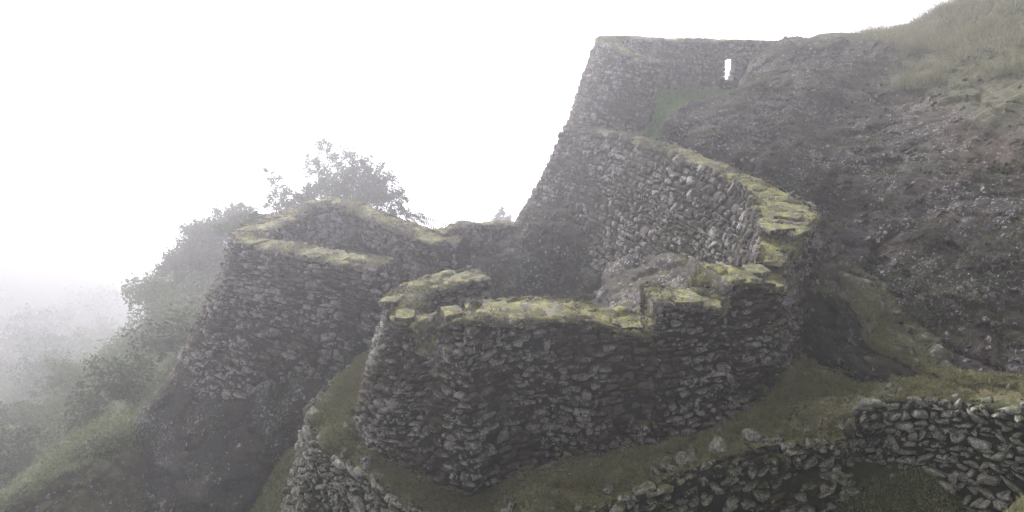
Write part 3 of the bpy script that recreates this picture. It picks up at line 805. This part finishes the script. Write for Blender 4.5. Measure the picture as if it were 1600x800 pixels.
retaining('terrace_wall', 'pale lichened wall edging the grass terrace left of the central bastion', T_edge[0:9],
          WW([(596, 560, 18.5), (570, 600, 17.4), (500, 680, 15.9), (442, 800, 14.5), (450, 900, 13.3), (530, 1000, 12.2), (640, 1050, 11.3), (800, 1100, 10.6), (940, 1000, 10.8)]), 101, M_low, w=(.09, .28), h=(.07, .19), skew=.5, prot=(.01, .09))
retaining('terrace_wall', 'low wall of white lichened stones under the right end of the bastion', T_edge[8:13],
          WW([(935, 960, 10.9), (1080, 900, 11.1), (1220, 870, 11.3), (1318, 850, 11.2), (1335, 785, 12.1)]), 111, M_low2, w=(.09, .32), h=(.07, .2), skew=.5, prot=(.0, .10), tilt=.4, keep=.85)
retaining('terrace_wall', 'wall of loose lichened boulders in the lower right corner above the green grass', T_edge[12:17],
          WW([(1335, 785, 12.1), (1352, 790, 11.8), (1450, 805, 11.3), (1600, 845, 10.4), (1800, 900, 9.5)]), 121, M_low, w=(.09, .34), h=(.07, .21), skew=.5, prot=(.01, .12), tilt=.45)

# stepped ledge between the bastion and the cliff
L_top = WW([(1262, 445, 15.8), (1300, 470, 15.0), (1345, 500, 14.2), (1352, 540, 13.6), (1400, 560, 13.2), (1445, 590, 12.7), (1520, 612, 12.3)])
L_bot = WW([(1232, 560, 14.5), (1270, 582, 14.0), (1315, 598, 13.5), (1345, 610, 13.0), (1395, 612, 12.8), (1440, 618, 12.5), (1520, 625, 12.2)])
rootL = thing('ledge_wall', 'dark stepped wall with mossy ledge between the bastion and the rock face', 'wall', L_bot.mean(0))
SL = Surf([L_top, L_top * .5 + L_bot * .5 + np.array([-.05, -.1, .05]), L_bot], (-.5, -1, 0), sm=.15, smv=.1, res=.05)
PL = SL.G + SL.N * (facets(SL.G, .8, 134, (1, 1, 2.6)) * .10 + facets(SL.G, .3, 135, (1, 1, 2.6)) * .05 + fbm(SL.G, 6, 3, 136) * .02)[..., None]
mesh_from('rock_face', PL.reshape(-1, 3), gridq(SL.nv, SL.nu), M_base, rootL, (noise(SL.G, 1.5, 3) * .499 + .5).ravel())
L_back = WW([(1300, 405, 17.4), (1345, 425, 16.9), (1400, 455, 16.3), (1430, 490, 15.5), (1470, 530, 14.6), (1520, 565, 14.0), (1600, 590, 13.0)])
S = Surf([L_top - [0, 0, .06], L_top + [.1, .12, .03], L_top * .5 + L_back * .5, L_back], (0, 0, 1), sm=.2, smv=.1, res=.06)
P = S.G + S.N * (fbm(S.G, 1.4, 4, 14) * .09 + facets(S.G, .8, 17, (1, 1, 2)) * .20 + facets(S.G, .25, 18) * .07)[..., None]
V, Q, T = merge([(P.reshape(-1, 3), gridq(S.nv, S.nu), np.full(S.nv * S.nu, .6)), stones(S, w=(.15, .4), h=(.12, .3), prot=(.02, .1), seed=133, keep=.22, skew=.6, tilt=.5)])
M_ledge = stone_mat('ledge_moss', use_proud=False, upt=(.4, .75), dark=(.04, .04, .028), light=(.13, .125, .10), lichen=.7, moss=.4, upmoss=.8, moss_a=(.035, .038, .018), moss_b=(.085, .085, .035))
mesh_from('mossy_ledge', V, Q, M_ledge, rootL, T)
ledge_S = S

# low wall that closes the gap between the two towers
G_top = WW([(690, 366, 22.2), (715, 362, 23.0), (740, 352, 23.8), (770, 356, 24.6), (800, 352, 25.4), (840, 352, 26)])
G_bot = G_top + np.array([0, -.35, -2.2])
wall('low_wall', 'low mossy stone wall closing the gap between the left tower and the hilltop tower', 'wall', G_top, G_bot, .6, (0, -1, 0), 1.8, M_front, seed=141, ends=(0, 0), w=(.16, .4), h=(.12, .22))

# rock outcrop under the upper wall, and bedrock slabs inside the enclosure
outcrop_S = rock('rock_outcrop', [
    [(735, 402, 24), (738, 404, 23), (742, 415, 22.3), (742, 440, 21.8), (742, 500, 21)],
    [(775, 384, 24.5), (778, 386, 23.2), (778, 400, 22.0), (775, 430, 21.4), (772, 510, 20.5)],
    [(806, 362, 25), (808, 366, 23.6), (806, 380, 22.3), (800, 430, 21.2), (795, 520, 20)],
    [(826, 332, 25), (828, 338, 23.9), (826, 350, 22.9), (818, 420, 21.6), (812, 530, 20)],
    [(856, 330, 25), (862, 335, 23.7), (860, 350, 22.7), (856, 430, 21.4), (850, 530, 19.8)],
    [(885, 334, 25), (888, 340, 23.8), (884, 360, 22.9), (880, 430, 21.6), (880, 530, 19.6)],
    [(925, 362, 24), (925, 368, 23.4), (918, 390, 22.6), (908, 440, 21.2), (905, 530, 19.0)],
    [(960, 385, 24), (960, 392, 23.2), (950, 420, 21.8), (940, 470, 20), (935, 530, 18.5)]],
    (0, -1, .4), stone_mat('dark_rock', use_proud=False, dark=(.018, .022, .018), light=(.07, .07, .062), lichen=.45, moss=.25, green=1.0, upmoss=.7, upt=(.75, 1.0), bumps=1.6, moss_a=(.04, .045, .02), moss_b=(.12, .12, .045)), 151,
    'dark mossy rock outcrop below the high tower, left of the smooth bedrock slab', 'rock', amp=.35, sm=.12, res=.05)
slab_S = rock('bedrock_slab', [
    [(940, 420, 21.8), (930, 450, 20.8), (915, 500, 19.3), (905, 560, 17.8)],
    [(975, 402, 20.9), (960, 450, 19.6), (940, 500, 18.3), (930, 560, 16.8)],
    [(1015, 392, 20.1), (1000, 450, 18.6), (975, 500, 17.4), (960, 560, 16.2)],
    [(1062, 396, 19.1), (1045, 450, 17.8), (1020, 500, 16.7), (1000, 560, 15.7)],
    [(1112, 406, 18.1), (1095, 450, 17.1), (1075, 500, 16.1), (1050, 560, 15.2)],
    [(1165, 425, 17.0), (1150, 460, 16.5), (1130, 500, 15.8), (1110, 560, 14.9)]],
    (-.5, -1, 1), M_slab, 161, 'smooth grey bedrock slab inside the enclosure, under the curved wall', 'rock', amp=.13)

M_bank = stone_mat('earth_bank', use_proud=False, dark=(.035, .027, .018), light=(.10, .08, .06), lichen=.35, moss=.8, upmoss=1.0, upt=(.5, .8), moss_a=(.035, .038, .018), moss_b=(.10, .095, .04), bumps=2.0)
bank_S = rock('earth_bank', [
    [(-120, 870, 19), (-130, 850, 17.5), (-120, 870, 16.5), (-120, 1100, 14.5)],
    [(30, 770, 19), (25, 764, 17.6), (32, 775, 16.6), (30, 1000, 14.5)],
    [(75, 740, 19.5), (72, 736, 18.0), (80, 750, 16.9), (80, 960, 14.6)],
    [(115, 724, 20), (115, 716, 18.4), (120, 730, 17.2), (130, 920, 14.8)],
    [(160, 706, 20.4), (158, 698, 18.8), (165, 715, 17.5), (190, 900, 15.0)],
    [(205, 684, 20.6), (198, 680, 19.2), (205, 700, 18.0), (250, 900, 15.4)],
    [(260, 700, 20.6), (260, 700, 19.2), (262, 730, 18.0), (320, 920, 15.6)]], (-.2, -1, .5), M_bank, 171, amp=.16, sm=.25, kind='structure')
# grass mound on the skyline
mc = W(1318, 70, 33.5)
th = np.linspace(0, 2 * math.pi, 49); rr = np.linspace(0, 1, 12)
RR, TT = np.meshgrid(rr, th)
P = np.stack([mc[0] + RR * np.cos(TT) * 2.1, mc[1] + RR * np.sin(TT) * 1.8, mc[2] - .25 + .75 * np.sqrt(np.clip(1 - RR ** 2, 0, 1))], -1)
P[..., 2] += fbm(P, 2, 3, 4) * .05
tag(mesh_from('mound', P.reshape(-1, 3), gridq(49, 12), M_ground), kind='structure')

# ------------------------------------------------------------------ vegetation
def tube(pts, r0, r1, k=6):
    pts = np.asarray(pts, float); n = len(pts)
    t = np.gradient(pts, axis=0); t /= np.linalg.norm(t, axis=1, keepdims=True) + 1e-9
    a = np.cross(t, [.31, .9, .2]); a /= np.linalg.norm(a, axis=1, keepdims=True) + 1e-9
    b = np.cross(t, a)
    ang = np.arange(k) / k * 2 * math.pi
    r = np.linspace(r0, r1, n)[:, None, None]
    V = pts[:, None] + r * (np.cos(ang)[None, :, None] * a[:, None] + np.sin(ang)[None, :, None] * b[:, None])
    i = np.arange(n - 1)[:, None] * k + np.arange(k)[None]
    j = np.arange(n - 1)[:, None] * k + (np.arange(k)[None] + 1) % k
    Q = np.stack([i, j, j + k, i + k], -1).reshape(-1, 4)
    return V.reshape(-1, 3), Q

def limb(a, b, rnd, bend=.12, n=6):
    a, b = np.array(a, float), np.array(b, float)
    t = np.linspace(0, 1, n)[:, None]
    p = a * (1 - t) + b * t
    L = np.linalg.norm(b - a)
    p[1:-1] += rnd.normal(0, bend * L * .35, (n - 2, 3))
    return p

def tree(name, label, cat, base, clumps, nleaf, leaf, seed, mat=M_leaf, trunk=.07, group=None, twig=True, per=22):
    """clumps: list of (centre, radius) in world space; leaves sit in the shell of every clump"""
    rnd = np.random.default_rng(seed)
    root = thing(name, label, cat, base, group)
    parts = []
    base = np.array(base, float)
    fork = base * .55 + np.mean([c for c, r in clumps], 0) * .45
    parts.append(tube(limb(base - [0, 0, .3], fork, rnd), trunk, trunk * .7, 7))
    for c, r in clumps:
        parts.append(tube(limb(fork, c, rnd), trunk * .5, trunk * .14))
        if twig:
            for _ in range(4):
                d = rnd.normal(0, 1, 3); d[2] = abs(d[2]) * .7
                parts.append(tube(limb(c, c + d / np.linalg.norm(d) * r * .95, rnd, n=4), trunk * .14, trunk * .05, 4))
    V, Q, T = merge(parts)
    mesh_from('trunk', V, Q, M_bark, root, T)
    tot = sum(r ** 2 for c, r in clumps); P = []
    for c, r in clumps:
        n = int(nleaf * r ** 2 / tot)
        # twig-end bunches give the crown its broken outline
        nb_ = max(5, n // per)
        d = rnd.normal(0, 1, (nb_, 3)); d /= np.linalg.norm(d, axis=1, keepdims=True)
        bc = np.array(c) + d * (r * rnd.uniform(.25, 1.2, nb_) ** .8)[:, None] * np.array([1, 1, .85])
        i = rnd.integers(0, nb_, n)
        P.append(bc[i] + rnd.normal(0, 1, (n, 3)) * min(.16, r * .17))
    P = np.concatenate(P)
    V, Q, T = leaves(P, leaf, rnd)
    mesh_from('crown', V, Q, mat, root, T, smooth=False)
    return root

def clump_px(l, Y, rscale=1.0):
    out = []
    for px, py, rp, *dy in l:
        yy = Y + (dy[0] if dy else 0)
        out.append((W(px, py, yy), rp / F * yy * 1.03 * rscale))
    return out
tree('leafy_tree', 'slender loose-leaved tree with gaps standing behind the left tower, left of the rounded one', 'tree', W(437, 350, 37),
     clump_px([(418, 268, 9), (428, 282, 12), (440, 297, 13), (425, 303, 12), (436, 318, 14), (452, 303, 9), (420, 320, 9), (446, 330, 12)], 37), 1300, .15, 201, trunk=.05)
tree('leafy_tree', 'tallest loose-leaved tree rising above the rounded bush on the skyline', 'tree', W(510, 330, 39),
     clump_px([(510, 217, 9), (500, 228, 12), (514, 235, 12), (488, 245, 12), (497, 258, 15), (484, 268, 12), (520, 250, 12), (540, 238, 13), (553, 238, 8), (530, 258, 12), (510, 275, 18), (495, 290, 14)], 39), 2600, .15, 202, trunk=.06)
tree('rounded_tree', 'dense rounded tree crown directly behind the left tower', 'tree', W(560, 345, 36),
     clump_px([(560, 265, 22), (590, 275, 20), (530, 285, 26), (500, 300, 20), (560, 295, 30), (600, 298, 22), (615, 305, 14), (580, 310, 22), (530, 310, 22), (478, 305, 12), (575, 255, 12), (608, 280, 10), (626, 300, 7)], 36), 9000, .17, 203, trunk=.09)
tree('dense_bush', 'dark dense bush hanging on the slope left of the tower top', 'bush', W(300, 480, 42),
     clump_px([(380, 345, 22), (350, 350, 24), (330, 365, 26), (310, 360, 16), (305, 385, 24), (290, 410, 26), (268, 425, 20), (330, 400, 30), (290, 440, 26), (262, 450, 16), (365, 330, 10), (375, 322, 6), (320, 440, 26), (250, 470, 16), (275, 470, 24), (246, 440, 14), (268, 405, 14), (300, 360, 14), (248, 488, 14), (290, 480, 26)], 42), 26000, .21, 204, trunk=.09)
tree('small_bush', 'small bush just left of the slender tree, above the wall corner', 'bush', W(408, 355, 25.6),
     clump_px([(398, 340, 12), (412, 345, 10), (385, 350, 12), (425, 340, 8)], 25.6), 1400, .1, 205, trunk=.03)
tree('small_bush', 'faint small bush on the skyline against the foot of the high tower', 'bush', W(784, 362, 60),
     clump_px([(784, 340, 12), (775, 348, 10), (793, 347, 9), (786, 330, 6)], 60), 1200, .2, 206, trunk=.03)

tree('small_bush', 'low grey-green bush between the dark slope bush and the slender tree', 'bush', W(385, 370, 33),
     clump_px([(372, 345, 10), (392, 348, 12), (360, 352, 12), (385, 335, 7), (408, 350, 9), (345, 358, 10)], 33), 2200, .13, 207, trunk=.03)
tree('small_bush', 'low bush filling the gap between the slender tree and the rounded tree', 'bush', W(465, 340, 33),
     clump_px([(455, 318, 10), (470, 308, 10), (462, 330, 12), (480, 315, 10)], 33), 1600, .13, 208, trunk=.03)
tree('small_bush', 'ragged bush trailing down to the right of the rounded tree, above the fern', 'bush', W(625, 345, 31),
     clump_px([(622, 322, 9), (632, 332, 8), (612, 330, 10), (636, 312, 5)], 31), 1100, .11, 209, trunk=.03)
# fern arching over the tower's back wall
def frond(base, tip, rise, seed, nl=22, wdt=.16):
    rnd = np.random.default_rng(seed)
    base, tip = np.array(base), np.array(tip)
    t = np.linspace(0, 1, nl)[:, None]
    p = base * (1 - t) + tip * t + np.array([0, 0, 1]) * (4 * t * (1 - t) * rise)
    parts = [tube(p, .012, .004, 4)]
    tg = np.gradient(p, axis=0); tg /= np.linalg.norm(tg, axis=1, keepdims=True)
    side = np.cross(tg, [0, -.5, 1]); side /= np.linalg.norm(side, axis=1, keepdims=True)
    V = []; 
    for i in range(2, nl):
        L = wdt * math.sin(math.pi * min(1, .12 + .88 * (1 - i / nl))) + .03
        for s in (-1, 1):
            d = side[i] * s + tg[i] * .35 + np.array([0, 0, -.25])
            V += [p[i], p[i] + d * L * .5 + tg[i] * .022, p[i] + d * L, p[i] + d * L * .5 - tg[i] * .022]
    parts.append((np.array(V), np.arange(len(V)).reshape(-1, 4)))
    return merge(parts)
fr = thing('fern', 'arching fern frond on the skyline beside the tower back wall', 'fern', W(640, 352, 23.6))
for k_, (tx, ty, rs) in enumerate([(700, 352, .22), (665, 348, .25), (690, 362, .2), (655, 365, .15)]):
    V, Q, T = frond(W(632, 340, 23.4), W(tx, ty, 23.0), rs, 300 + k_)
    mesh_from('frond', V, Q, M_leaf, fr, np.full(len(V), .5), smooth=False)

# shrubs scattered down the left slope, each its own plant
def shrub_proto(seed, mat):
    rnd = np.random.default_rng(seed)
    cl = [(np.array([rnd.normal(0, .45), rnd.normal(0, .45), .45 + rnd.random() * .8]), .35 + rnd.random() * .3) for _ in range(7)]
    return tree('shrub', 'x', 'shrub', (0, 0, 0), cl, 1500, .15, seed, mat=mat, trunk=.03, twig=False)
protos = [shrub_proto(400 + i, [M_under, M_leaf, M_under][i]) for i in range(3)]
rs = np.random.default_rng(77)
spots = []
def px_to_ground(px, py):
    lo = 12.0
    for Y in np.arange(12, 110, .5):
        p = W(px, py, Y)
        if p[2] < ground_z(p[0], p[1], False): return p, Y
    return None, None
tries = 0
while len(spots) < 75 and tries < 900:
    tries += 1
    px, py = rs.uniform(-60, 330), rs.uniform(470, 800)
    if px > 40 and py > 690 - (px - 190) * .9 - 10 : continue
    if px > 290 - (py - 540) * .5: continue
    p, Y = px_to_ground(px, py)
    if p is None or Y < 21: continue
    if any(np.hypot(p[0] - q[0], p[1] - q[1]) < 1.4 + Y * .03 for q in spots): continue
    spots.append((*p, Y, px, py))
words = []
for i, (x, y, z, Y, px, py) in enumerate(spots):
    pr = protos[i % 3]
    if i < 3: o = pr
    else:
        o = pr.copy(); sc.collection.objects.link(o)
        for ch in pr.children:
            c = ch.copy(); sc.collection.objects.link(c); c.parent = o
    o.location = (x, y, float(ground_z(x, y)) - .05)
    o.rotation_euler = (0, 0, rs.uniform(0, 6.28))
    s = rs.uniform(.8, 1.35) * (.65 + Y * .022)
    o.scale = (s, s, s * rs.uniform(.75, 1.1))
    o['label'] = 'shrub among others on the foggy slope at the left'
    o['category'] = 'shrub'; o['group'] = 'shrubs on the foggy slope at the left'

# low undergrowth on the slope (uncountable)
n = 60000
Yr = 17 + 55 * rs.random(n) ** 1.6
xx = (rs.uniform(-200, 420, n) - 800) / F * Yr * 1.05; yy = Yr
zz_ = ground_z(xx, yy)
hg = noise(np.stack([xx, yy, 0 * xx], -1), .55, 5)
kp = (hg > -.35)
P = np.stack([xx, yy, zz_ + rs.random(n) * (.15 + .55 * np.clip(hg + .3, 0, 1)) * (1 + (yy - 20) * .02)], -1)[kp]
V, Q, T = leaves(P, .10 + .004 * (P[:, 1] - 17), rs, up=.6)
tag(mesh_from('undergrowth', V, Q, M_under, None, T, smooth=False), 'low leafy undergrowth covering the foggy slope at the left', 'undergrowth', kind='stuff')

def blades(P, N, hgt, wid, rnd, lean=.5, droop=0.0):
    n = len(P)
    d = rnd.normal(0, lean, (n, 3)); d[:, 2] = 1; d += N * .3; d /= np.linalg.norm(d, axis=1, keepdims=True)
    s = np.cross(d, rnd.normal(0, 1, (n, 3))); s /= np.linalg.norm(s, axis=1, keepdims=True) + 1e-9
    h = (hgt * rnd.uniform(.5, 1.4, n))[:, None]; wd = (wid * rnd.uniform(.6, 1.4, n))[:, None]
    bend = d.copy(); bend[:, 2] = -droop
    m1 = P + d * h * .6; tip = P + d * h + bend * h * .35
    V = np.stack([P - s * wd, P + s * wd, m1 + s * wd * .7, m1 - s * wd * .7, tip + s * wd * .1, tip - s * wd * .1], 1).reshape(-1, 3)
    i = np.arange(n)[:, None] * 6
    Q = np.concatenate([i + [0, 1, 2, 3], i + [3, 2, 4, 5]], 1).reshape(-1, 4)
    return V, Q, np.repeat(rnd.random(n), 6)
def scatter(S, n, rnd, mask=None, off=0.0):
    u, v = rnd.random(n), rnd.random(n)
    P, N = S.at(u, v)
    if mask is not None:
        k = mask(P, u, v); P, N = P[k], N[k]
    return P + N * off, N
rg = np.random.default_rng(9)
# lawn of the high tower
Pl, Nl = scatter(lawn_S, 9000, rg)
V, Q, T = blades(Pl, Nl, .10, .014, rg, .5)
tag(mesh_from('lawn_grass', V, Q, M_lawnb, None, T), 'green grass on the floor of the high tower', 'grass', kind='stuff')
# short turf on the terrace
P, N = scatter(ter_S, 110000, rg, lambda P, u, v: noise(P, 1.6, 31) + .6 * noise(P, 5, 32) > -.05, .02)
tag(mesh_from('turf', *blades(P, N, .055, .010, rg, .9), M_blade) if False else mesh_from('turf', *(lambda b: (b[0], b[1], M_blade, None, b[2]))(blades(P, N, .08, .011, rg, .9))), 'short matted grass on the terrace round the bastion', 'grass', kind='stuff')
P, N = scatter(ledge_S, 16000, rg, lambda P, u, v: noise(P, 2.2, 33) > -.1, .03)
V, Q, T = blades(P, N, .08, .006, rg, .8)
tag(mesh_from('ledge_grass', V, Q, M_blade, None, T), 'tufted grass along the mossy ledge below the rock face', 'grass', kind='stuff')
# long tussocks on the hilltop at the right
def tuss(P, n_per, spread, rnd):
    i = np.repeat(np.arange(len(P)), n_per)
    return P[i] + rnd.normal(0, spread, (len(i), 3)) * np.array([1, 1, .2])
def hillmask(P, u, v):
    return (P[:, 2] + noise(P, .5, 90) * 1.2 > -1.6) & (P[:, 0] - .3 * P[:, 1] + noise(P, 1.0, 93) > 5.0) & (noise(P, .9, 91) > -.35)
P, N = scatter(SE, 16000, rg, hillmask, .0)
# put roots on the displaced skin
P = P + N * .12
P = tuss(P, 12, .09, rg)
V, Q, T = blades(P, np.zeros_like(P), .46, .009, rg, .5, .6)
tag(mesh_from('tussock_grass', V, Q, M_dry, None, T), 'long pale tussock grass on the hilltop at the upper right', 'grass', kind='stuff')
def tufts(name, label, S, n, per, size, mat, seed, mask, spread=.06, aspect=.3, up=.5):
    rt = np.random.default_rng(seed)
    P, N = scatter(S, n, rt, mask, .02)
    P = tuss(P, per, spread, rt)
    V, Q, T = leaves(P, size, rt, up=up, aspect=aspect)
    return tag(mesh_from(name, V, Q, mat, None, T, smooth=False), label, 'plants', kind='stuff')
M_dry2 = leaf_mat('cliff_grass_blades', (.045, .05, .022), (.13, .125, .07))
M_cl = leaf_mat('cliff_plants', (.022, .030, .012), (.09, .095, .045))
tufts('cliff_plants', 'small plants, moss and dead stems rooted all over the dark rock face', SE, 20000, 7, .085, M_cl, 501, lambda P, u, v: (noise(P, .8, 95) + .5 * noise(P, 2.5, 96) > .08))
Pc, Nc = scatter(SE, 2600, rg, lambda P, u, v: (noise(P, 1.0, 105) + .5 * noise(P, 3, 106) > .22), .04)
Pc = tuss(Pc, 14, .07, rg)
V, Q, T = blades(Pc, np.tile(np.array([-.4, -.6, 0.]), (len(Pc), 1)), .22, .008, rg, .6, 1.0)
tag(mesh_from('cliff_grass', V, Q, M_dry2, None, T), 'drooping grass tufts rooted in the cracks of the rock face', 'grass', kind='stuff')
for i_, S_ in enumerate([f for f in FACES if f.L * f.H.max() > 9][:7]):
    tufts('wall_plants', 'small ferns and moss tufts in the joints of the stone walls', S_, int(S_.L * S_.H.mean() * 10), 9, .05, M_cl, 520 + i_, lambda P, u, v: noise(P, .9, 110) + .5 * noise(P, 3, 111) > .15, spread=.035, up=.2)
tufts('bank_plants', 'low plants growing over the brown bank at the lower left', bank_S, 7000, 8, .09, M_under, 502, lambda P, u, v: (noise(P, 1.2, 97) - .9 * v > -.45))
tufts('outcrop_plants', 'moss and small plants on the outcrop behind the bastion', outcrop_S, 1600, 7, .08, M_cl, 503, lambda P, u, v: noise(P, 1.2, 98) > .0)
tufts('base_plants', 'small plants and moss on the bedrock below the left tower', base_S, 3500, 7, .08, M_cl, 504, lambda P, u, v: noise(P, 1.0, 99) > -.05)
tufts('terrace_weeds', 'small weeds and tufts scattered over the terrace turf', ter_S, 5000, 9, .07, M_blade, 505, lambda P, u, v: noise(P, 1.3, 100) + .6 * noise(P, 4, 101) > .0, spread=.05, aspect=.22)
sv_, sq_, st_ = stones(ter_S, w=(.06, .22), h=(.05, .18), prot=(.02, .07), seed=506, keep=.09, skew=.5, tilt=.5)
tag(mesh_from('fallen_stones', sv_, sq_, M_low, None, st_), 'small fallen stones strewn over the grass terrace', 'stones', kind='stuff')
# lawn bottom right and grassy gully at the left of the terrace
xs = rg.uniform(3.5, 8.5, 30000); ys = rg.uniform(8.5, 11.6, 30000)
P = np.stack([xs, ys, ground_z(xs, ys)], -1)
xs = rg.uniform(-9, -2.5, 45000); ys = rg.uniform(12, 19.5, 45000)
P = np.vstack([P, np.stack([xs, ys, ground_z(xs, ys)], -1)])
V, Q, T = blades(P, np.zeros_like(P), .06, .007, rg, .6)
tag(mesh_from('gully_grass', V, Q, M_blade, None, T), 'green grass in the gully below the walls', 'grass', kind='stuff')

# ------------------------------------------------------------------ haze
bm_lo, bm_hi = np.array([-1150, -900, float(GZ.min()) - 1.0]), np.array([1150, 1400, 13.0])
c = (bm_lo + bm_hi) / 2; d = (bm_hi - bm_lo) / 2
V = np.array([(x, y, z) for x in (bm_lo[0], bm_hi[0]) for y in (bm_lo[1], bm_hi[1]) for z in (bm_lo[2], bm_hi[2])])
Q = np.array([[0, 1, 3, 2], [4, 6, 7, 5], [0, 4, 5, 1], [2, 3, 7, 6], [0, 2, 6, 4], [1, 5, 7, 3]])
mh = bpy.data.materials.new('haze'); mh.use_nodes = True
t = mh.node_tree; t.nodes.clear()
out = t.nodes.new('ShaderNodeOutputMaterial'); pv = t.nodes.new('ShaderNodeVolumePrincipled')
pv.inputs['Color'].default_value = (.955, .945, 1.0, 1)
pv.inputs['Density'].default_value = HAZE_DENSITY
pv.inputs['Anisotropy'].default_value = HAZE_ANISO
pv.inputs['Density Attribute'].default_value = ''
t.links.new(pv.outputs[0], out.inputs['Volume'])
tag(mesh_from('haze', V, Q, mh, smooth=False), kind='stuff')
